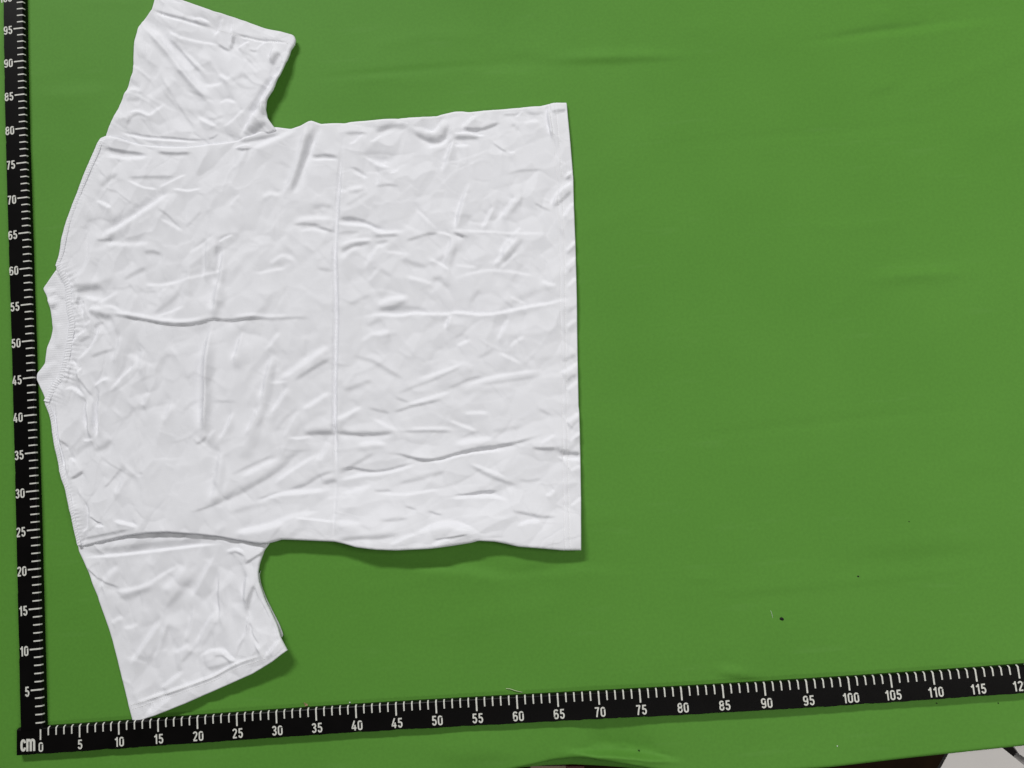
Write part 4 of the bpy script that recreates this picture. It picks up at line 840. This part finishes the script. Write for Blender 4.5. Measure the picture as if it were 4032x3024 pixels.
SLEEVE_B = [
 ('B', .36, .13, [(4.80,20.92),(10.43,20.99),(16.55,21.27),(20.62,21.51),(23.65,21.48)]), ('D', .18, .5, [(5.52,21.66),(10.44,21.84),(16.56,22.15),(22.66,22.07)]), ('B', .2, .2, [(8.56,16.49),(11.40,16.54),(13.64,16.98),(15.69,18.21),(18.34,19.39)]), ('D', .26, .12, [(5.41,19.82),(7.14,17.99),(10.18,16.72)]),
 ('B', .2, .4, [(18.75,19.37),(17.09,17.34),(15.55,16.18)]), ('D', .16, .4, [(19.73,17.94),(18.07,15.73),(15.61,13.57)]), ('B', .2, .3, [(22.41,20.10),(20.20,16.36),(19.26,14.78)]), ('B', .28, .28, [(15.50,13.00),(14.37,11.35),(12.32,8.62),(11.20,7.26)]), ('D', .18, .3, [(16.80,12.54),(15.56,10.51),(14.32,8.12),(13.10,6.86)]),
 ('B', .2, .25, [(16.09,12.10),(15.25,9.58),(14.31,7.45)]), ('B', .2, .2, [(19.54,13.90),(19.02,11.06),(18.32,9.68)]), ('B', .34, .13, [(22.54,13.29),(21.04,11.51),(19.91,9.39)]), ('D', .18, .2, [(23.02,12.34),(21.77,10.51),(20.53,8.69)]), ('B', .2, .2, [(22.96,18.12),(22.86,13.88),(23.30,11.46)]), ('D', .14, .3, [(23.76,17.68),(23.78,14.59),(24.21,11.88)]),
 ('D', .4, .15, [(29.57,20.30),(27.94,19.54),(26.30,18.63)]), ('B', .32, .1, [(23.93,20.48),(25.25,20.80),(26.45,20.31)]), ('D', .24, .12, [(24.22,20.07),(25.24,20.40),(26.63,19.72)]), ('D', .36, .2, [(27.84,16.35),(26.88,14.39),(26.59,12.69)]), ('B', .26, .25, [(26.67,17.49),(26.32,15.97),(26.31,14.24)]), ('D', .3, .15, [(26.70,11.92),(27.16,10.56),(28.30,8.78)]),
 ('B', .36, .12, [(26.89,11.43),(27.57,9.77),(28.43,8.02)]), ('D', .24, .13, [(26.44,9.94),(25.55,8.57),(25.17,7.27)]), ('B', .26, .12, [(26.86,12.67),(26.60,10.59),(25.21,8.69)]), ('B', .32, .12, [(20.31,7.66),(21.72,8.43),(23.12,8.44),(24.49,7.60)]), ('B', .34, .12, [(23.80,7.77),(24.48,7.41),(25.27,6.98)]), ('D', .24, .14, [(22.31,7.73),(23.30,7.76),(24.28,7.14)]),
 ('D', .24, .1, [(11.05,2.06),(14.25,2.85),(18.24,3.93),(22.24,5.04),(25.25,6.51),(29.14,7.45)]), ('B', .28, .12, [(11.15,2.46),(14.25,3.22),(18.25,4.30),(22.25,5.38),(25.26,6.85),(29.06,7.79)]), ('B', .3, .2, [(29.04,7.32),(30.27,8.66),(30.99,9.41)]), ('B', .24, .25, [(15.06,4.11),(16.67,5.14),(18.29,6.18)]), ('B', .22, .3, [(13.22,0.67),(14.63,1.70),(16.84,3.26)]),
 ('B', .18, .3, [(7.13,16.82),(8.37,18.69),(10.01,19.75)]), ('D', .16, .3, [(9.56,15.50),(12.41,16.09),(14.65,16.72)]), ('B', .2, .2, [(8.73,12.47),(9.54,12.99),(10.35,13.14)]), ('B', .2, .15, [(10.34,11.79),(11.55,11.81),(12.37,12.24)]), ('D', .18, .2, [(17.90,6.96),(19.12,8.02),(20.35,9.46)]), ('B', .2, .2, [(16.73,8.35),(17.94,8.66),(19.15,9.34)]),
 ('D', .30, .09, [(27.77,16.26),(28.47,14.29),(28.88,13.50),(29.78,11.72),(30.47,9.78)]), ('D', .2, .3, [(21.08,6.20),(23.27,6.45),(25.47,7.25)]),
]
B_HILLS = list(zip([(31.10,7.76),(29.39,15.06),(27.11,5.21),(19.22,2.29),(28.53,19.25),(14.89,18.55)], (.9, .45, .7, .45, .35, .2), (3, 3, 4, 4, 2.5, 4)))

def sleeve(top, bottom, left, right, strokes, hl, seed, stretch, ang, hem_side):
    X, Y = coons(top, bottom, left, right, 0.13)
    dt, db, dl, dr = side_dist(X, Y)
    Z = np.full_like(X, 0.46) + 0.08 * perlin(X / 9, Y / 9, seed)
    hills(Z, X, Y, hl)
    grain = lambda c, r: ang + r.normal(0, 0.35)
    Z += cloth_relief(X.min() - 1, X.max() + 1, Y.min() - 1, Y.max() + 1, strokes, 3.0, seed, grain, 50, lambda a, b: [(1.0, ang, stretch)])(X, Y)
    a, b = (0.15, 0.3) if hem_side == 'top' else (0.3, 0.15)
    Z += rounding(dt, a, a * 0.6) + rounding(db, b, b * 0.6) + rounding(dl, 0.3, 0.2) + rounding(dr, 0.4, 0.28)
    seamd = db if hem_side == 'top' else dt
    Z -= 0.16 * np.exp(-(seamd / 1.3) ** 2)
    Z = soft_floor(Z, 0.18, 0.05)
    o = cloth_solid('sleeve', X, Y, Z, 0.13, M_CLOTH, shirt)
    return o, (X, Y, Z)

slA, gridA = sleeve(SA_TOP, SA_BOTTOM, SA_LEFT, SA_RIGHT, SLEEVE_A, A_HILLS, 110, 1.3, -0.8, 'top')
slB, gridB = sleeve(SB_TOP, SB_BOTTOM, SB_LEFT, SB_RIGHT, SLEEVE_B, B_HILLS, 130, 1.8, 1.0, 'bottom')

# the rear layer of the lower sleeve that peeps out beside its folded edge
UND = [(28.34,17.75),(28.09,17.38),(28.29,16.02),(28.91,14.25),(29.66,12.67),(30.44,11.06),(31.02,9.45),(30.25,9.02),(29.14,11.56),(28.03,14.30),(27.50,16.45)]
def flat_patch(name, poly, z, t, mat, parent):
    n = len(poly)
    V = [(x, y, z) for x, y in poly] + [(x, y, z - t) for x, y in poly]
    F = [list(range(n)), list(range(2 * n - 1, n - 1, -1))] + [[i, n + i, n + (i + 1) % n, (i + 1) % n] for i in range(n)]
    return mesh_obj(name, V, F, mat, parent, smooth=False)
flat_patch('rear_layer', [tuple(q) for q in resample(UND + [UND[0]], 60, 0.4)[:-1]], 0.26, 0.12, M_CLOTH, slB)

# collar: ribbed band
C_OUT = [(1.37,59.60),(0.44,58.35),(-0.46,57.14),(0.04,56.15),(0.57,54.41),(0.79,52.81),(0.84,51.44),(0.59,50.21),(0.12,48.99),(-0.18,46.83),(-0.69,46.14),(-1.21,45.56),(-1.31,44.85),(-0.78,43.64),(-0.45,42.97),(0.02,41.79)]
C_IN = [(2.25,59.42),(2.68,58.05),(3.05,56.53),(3.31,54.18),(3.63,52.05),(3.42,50.50),(3.05,47.92),(2.68,45.88),(1.94,44.30),(1.90,44.08),(1.15,43.03),(0.44,41.70)]
def collar():
    n, m = 420, 26
    a = resample(C_OUT, n, 0.45); b = resample(C_IN, n, 0.5)
    a[0] = C_OUT[0]; a[-1] = C_OUT[-1]
    t = np.linspace(0, 1, m); t = t - 0.4 * np.sin(2 * math.pi * t) / (2 * math.pi)
    P = a[None] * (1 - t[:, None, None]) + b[None] * t[:, None, None]
    X, Y = P[..., 0], P[..., 1]
    s = np.r_[0, np.cumsum(np.hypot(*np.diff(a, axis=0).T))][None]
    d = t[:, None] * np.hypot(*(b - a).T)[None]
    Z = 0.48 + 0.1 * perlin(X / 3, Y / 3, 77) + 0.0 * X
    for k, sl, w, p in [('D', .3, .5, [(0.73,54.20),(1.26,54.47),(1.90,56.00)]), ('B', .25, .5, [(0.41,55.92),(0.94,55.45),(1.69,54.96)]), ('B', .2, .4, [(-0.02,56.91),(0.73,56.95),(1.47,56.78)]),
                        ('B', .2, .5, [(1.27,52.26),(1.48,50.14),(1.27,48.59)]), ('D', .2, .5, [(-1.14,44.74),(0.02,45.06),(0.97,45.40)]), ('D', .3, .12, [(1.36,59.40),(1.90,58.56),(2.43,57.45)]),
                        ('B', .2, .4, [(-0.19,46.32),(0.65,46.67),(1.70,47.00)])]:
        apply_stroke(Z, X, Y, k, sl, w, p)
    Z = Z + 0.006 * np.sin(2 * math.pi * s / 0.26) * np.clip(d / 0.3, 0, 1)
    Z += rounding(d, 0.25, 0.2)
    e = np.minimum(s, s[:, -1:] - s)
    Z += rounding(e + 0 * d, 0.3, 0.1)
    Z = np.maximum(Z, 0.2)
    return cloth_solid('collar', X, Y, Z, 0.16, M_RIB, shirt)
collar()

def seam_band(name, path, width, height, ripple, wl, zbase, seed, parent):
    """a sewn tape with puckers square to it; carries its two rows of stitches as a sub-part"""
    n = int(length(path) / 0.06)
    c = resample(path, n, 0.6)
    d = np.gradient(c, axis=0); d /= np.hypot(*d.T)[:, None] + 1e-9
    nr = np.stack([-d[:, 1], d[:, 0]], 1)
    s = np.linspace(0, length(path), n)
    z0 = np.convolve(np.pad(surface_z(c[::4]), 6, 'edge'), np.hanning(13) / np.hanning(13).sum(), 'valid')
    z0 = np.interp(np.arange(n), np.arange(0, n, 4)[:len(z0)], z0)
    ts = np.linspace(-1, 1, 13)
    wv = width * (0.5 + 0.05 * perlin(s / 0.5, s * 0, seed))
    P = c[None] + nr[None] * (ts[:, None, None] * wv[None, :, None])
    ph = s / wl + 0.8 * perlin(s * 0.9, s * 0 + 2.2, seed)
    amp = ripple * (0.55 + 1.3 * np.abs(perlin(s * 0.7, s * 0 + 7.7, seed + 1)))
    sk = ts[:, None] * 0.08 / wl
    Z = z0[None] + zbase + height * (1 - np.abs(ts[:, None]) ** 4) + amp[None] * np.sin(2 * math.pi * (ph[None] + sk)) * (1 - 0.5 * ts[:, None] ** 2)
    Z -= 0.045 * np.exp(-((np.abs(ts[:, None]) - 0.55) / 0.13) ** 2)
    o = cloth_solid(name, P[..., 0], P[..., 1], Z, 0.25, M_CLOTH, parent, 0.05)
    return o
seam_band('neck_binding', NECK_SEAM, 0.80, 0.10, 0.034, 0.36, 0.02, 41, shirt)
seam_band('shoulder_seam', SHOULDER_A, 0.50, 0.05, 0.018, 0.33, 0.03, 45, shirt)
seam_band('shoulder_seam', SHOULDER_B, 0.50, 0.06, 0.028, 0.33, 0.03, 48, shirt)

# stitching: one tiny rounded stitch after the other, joined per row
def stitch_row(path, grid, parent, pitch=0.30, ln=0.19, w=0.05, h=0.045):
    global GRID
    keep = GRID; GRID = grid
    n = int(length(path) / pitch)
    c = resample(path, n, 0.5)
    z = surface_z(c)
    GRID = keep
    V = []; F = []
    for i in range(1, n - 1):
        d = c[i + 1] - c[i - 1]; d = d / (np.hypot(*d) + 1e-9); nn = np.array((-d[1], d[0]))
        ang = random.uniform(-0.12, 0.12); d, nn = d * math.cos(ang) + nn * math.sin(ang), nn * math.cos(ang) - d * math.sin(ang)
        b = len(V)
        for t, ww, hh in ((-1, 0.3, -0.02), (-0.6, 1, h), (0.6, 1, h), (1, 0.3, -0.02)):
            for q, k in ((-1, 0.0), (0, 1.0), (1, 0.0)):
                p = c[i] + d * (t * ln / 2) + nn * (q * ww * w)
                V.append((p[0], p[1], z[i] + 0.005 + hh * (k if hh > 0 else 1) - (0.01 if q else 0)))
        for r in range(3):
            for q in range(2):
                a = b + r * 3 + q
                F.append((a, a + 1, a + 4, a + 3))
    o = mesh_obj('stitching', V, F, M_THREAD, parent)
    o['kind'] = 'stuff'
    return o
body_obj = [o for o in shirt.children if o.name.startswith('body_panel')][0]
for h_ in (HEM1, HEM2): stitch_row(h_, GRID, body_obj)
stitch_row([(11.10,2.22),(14.30,3.00),(18.30,4.10),(22.29,5.21),(25.30,6.67),(29.09,7.62)], gridB, slB)
stitch_row([(11.30,1.74),(14.29,2.50),(18.29,3.61),(22.28,4.74),(25.48,6.15),(29.27,7.20)], gridB, slB)
stitch_row([(15.68,95.98),(17.64,94.84),(20.78,93.65),(22.86,92.75),(24.29,92.19),(26.88,91.13),(29.97,90.00),(32.54,89.26),(34.85,88.75)], gridA, slA)

# loose thread at the sleeve's corner
def thread_mesh(name, path, z, r, mat, parent=None, lift=0.0):
    n = max(6, int(length(path) / 0.12)); c = resample(path, n, 0.2)
    V = []; F = []; k = 6
    for i in range(n):
        d = c[min(i + 1, n - 1)] - c[max(i - 1, 0)]; d = d / (np.hypot(*d) + 1e-9); nn = (-d[1], d[0])
        t = i / (n - 1)
        for a in range(k):
            ca, sa = math.cos(a * 2 * math.pi / k) * r, math.sin(a * 2 * math.pi / k) * r
            V.append((c[i, 0] + nn[0] * ca, c[i, 1] + nn[1] * ca, z + r + sa + lift * math.sin(math.pi * t)))
    for i in range(n - 1):
        for a in range(k):
            F.append((i * k + a, i * k + (a + 1) % k, (i + 1) * k + (a + 1) % k, (i + 1) * k + a))
    F.append(tuple(range(k - 1, -1, -1))); F.append(tuple((n - 1) * k + a for a in range(k)))
    return mesh_obj(name, V, F, mat, parent)
thread_mesh('loose_thread', [(35.12,88.94),(35.37,88.71),(35.62,88.53)], 0.75, 0.03, M_THREAD, shirt)

GAIN = 1.0
# ------------------------------------------------------------------ small things on the cover
def cz(p):
    return float(cover_height(np.array([[p[0]]]), np.array([[p[1]]]))[0, 0])
TH = [(58.64,1.39),(59.20,1.34),(59.85,1.08),(60.67,0.81)]
t = thread_mesh('thread_snippet', TH, cz(TH[1]), 0.045, mat_plain('pale_green_thread', (0.42, 0.52, 0.30), 0.8, 0.2), None, 0.12)
tag(t, 'short pale thread snippet lying just above the 60 mark of the bottom ruler', 'thread')

def grit(name, p, r, mat, label, cat, sx=1.0):
    V = []; F = []
    ns, nr_ = 8, 4
    z = cz(p)
    V.append((p[0], p[1], z + r * 0.9))
    for i in range(1, nr_):
        for a in range(ns):
            th = i / (nr_ - 1) * math.pi * 0.55; ph = a / ns * 2 * math.pi
            k = r * random.uniform(0.75, 1.2)
            V.append((p[0] + k * sx * math.sin(th) * math.cos(ph), p[1] + k * math.sin(th) * math.sin(ph), z + max(-0.02, r * 0.9 * math.cos(th))))
    for a in range(ns): F.append((0, 1 + a, 1 + (a + 1) % ns))
    for i in range(nr_ - 2):
        for a in range(ns):
            b = 1 + i * ns
            F.append((b + a, b + ns + a, b + ns + (a + 1) % ns, b + (a + 1) % ns))
    return tag(mesh_obj(name, V, F, mat, None, False), label, cat)
G = [(93.22,7.64),(103.06,12.12),(110.04,18.32),(110.45,-3.33),(117.65,-3.74),(74.39,-6.95),(73.07,19.41)]
GL = [(.20, 1.2, 'largest black speck on the green cover right of the shirt'), (.10, 1.3, 'small dark speck on the green cover above the 105 mark'),
      (.07, 1.0, 'tiny dark speck on the green cover furthest from the bottom ruler'), (.085, 1.0, 'tiny black speck just below the numeral 110 of the bottom ruler'),
      (.085, 1.0, 'tiny black speck below the bottom ruler nearest the right edge'), (.10, 1.0, 'dark speck beside the bright fold at the front edge of the cover')]
for p_, (r_, sx_, lab) in zip(G, GL): grit('dark_speck', p_, r_, M_SPECK, lab, 'speck', sx_)

CH = [(33.28,1.21),(33.50,1.07),(33.75,0.93),(33.72,0.81),(33.36,0.74),(33.34,0.96)]
V = [(x, y, 0.12) for x, y in CH] + [(x, y, 0.06) for x, y in CH]; n = len(CH)
c_ = sum(x for x, y in CH) / n, sum(y for x, y in CH) / n
V[0] = (V[0][0], V[0][1], 0.35)
ch = mesh_obj('paper_chip', V, [list(range(n)), list(range(2 * n - 1, n - 1, -1))] + [[i, n + i, n + (i + 1) % n, (i + 1) % n] for i in range(n)], M_CHIP, None, False)
tag(ch, 'tiny tan paper chip above the bottom ruler between 33 and 34', 'paper chip')
w_ = grit('white_crumb', [(39.03,0.85)][0], 0.1, M_THREAD, 'tiny white crumb just above the 39 mark of the bottom ruler', 'crumb')

grit('white_crumb', [(98.09,-7.57)][0], 0.07, M_THREAD, 'tiny white crumb near the front edge of the cover below the 100 mark', 'crumb')
LF = [(91.99,8.70),(92.07,8.41),(92.15,7.76)]
tag(thread_mesh('lint_fibre', LF, cz(LF[1]), 0.014, M_THREAD, None, 0.05), 'faint pale lint fibre beside the largest black speck on the cover', 'lint')

# ------------------------------------------------------------------ what shows below the front edge
def slab(name, poly, z, t, mat, parent=None):
    n = len(poly)
    V = [(x, y, z) for x, y in poly] + [(x, y, z - t) for x, y in poly]
    F = [list(range(n)), list(range(2 * n - 1, n - 1, -1))] + [[i, n + i, n + (i + 1) % n, (i + 1) % n] for i in range(n)]
    return mesh_obj(name, V, F, mat, parent, smooth=False)
b1 = slab('white_board', [(114.16,-10.81),(120.10,-10.65),(123.59,-13.95),(123.88,-18.10),(110.55,-17.41),(111.72,-14.20)], -6.0, 0.6, M_BOARD)
tag(b1, 'white board below the front edge of the table at the lower right corner', 'board')
b2 = root('storage_box', (125, -14, -20), 'white box with a grey side in the far lower right corner below the table', 'box')
slab('lid', [(128.21,-15.19),(128.49,-15.61),(128.92,-16.37),(130.64,-17.59),(132.67,-17.70),(133.11,-14.80)], -18.0, 0.5, M_BOARD, b2)
slab('side', [(129.66,-16.45),(128.54,-17.46),(132.37,-21.29),(133.52,-18.27),(131.51,-17.89)], -19.5, 3.0, M_GREYBOARD, b2)
st = slab('steel_tube', [(132.53,-18.51),(131.81,-19.40),(132.08,-19.55),(132.88,-18.60)], -26.0, 1.2, M_STEEL)
tag(st, 'pale metal tube glimpsed between the white board and the box', 'tube')
c1 = slab('tan_carton', [(59.00,-22.00),(64.98,-22.32),(64.93,-24.98),(58.02,-24.61)], -40.0, 20, M_CARTON)
tag(c1, 'tan carton glimpsed under the wavy front edge of the cover', 'carton')
c2 = slab('red_crate', [(64.99,-23.07),(68.14,-23.24),(68.08,-25.89),(64.91,-25.72)], -42.0, 18, M_RED)
tag(c2, 'dark red crate glimpsed beside the tan carton under the cover edge', 'crate')
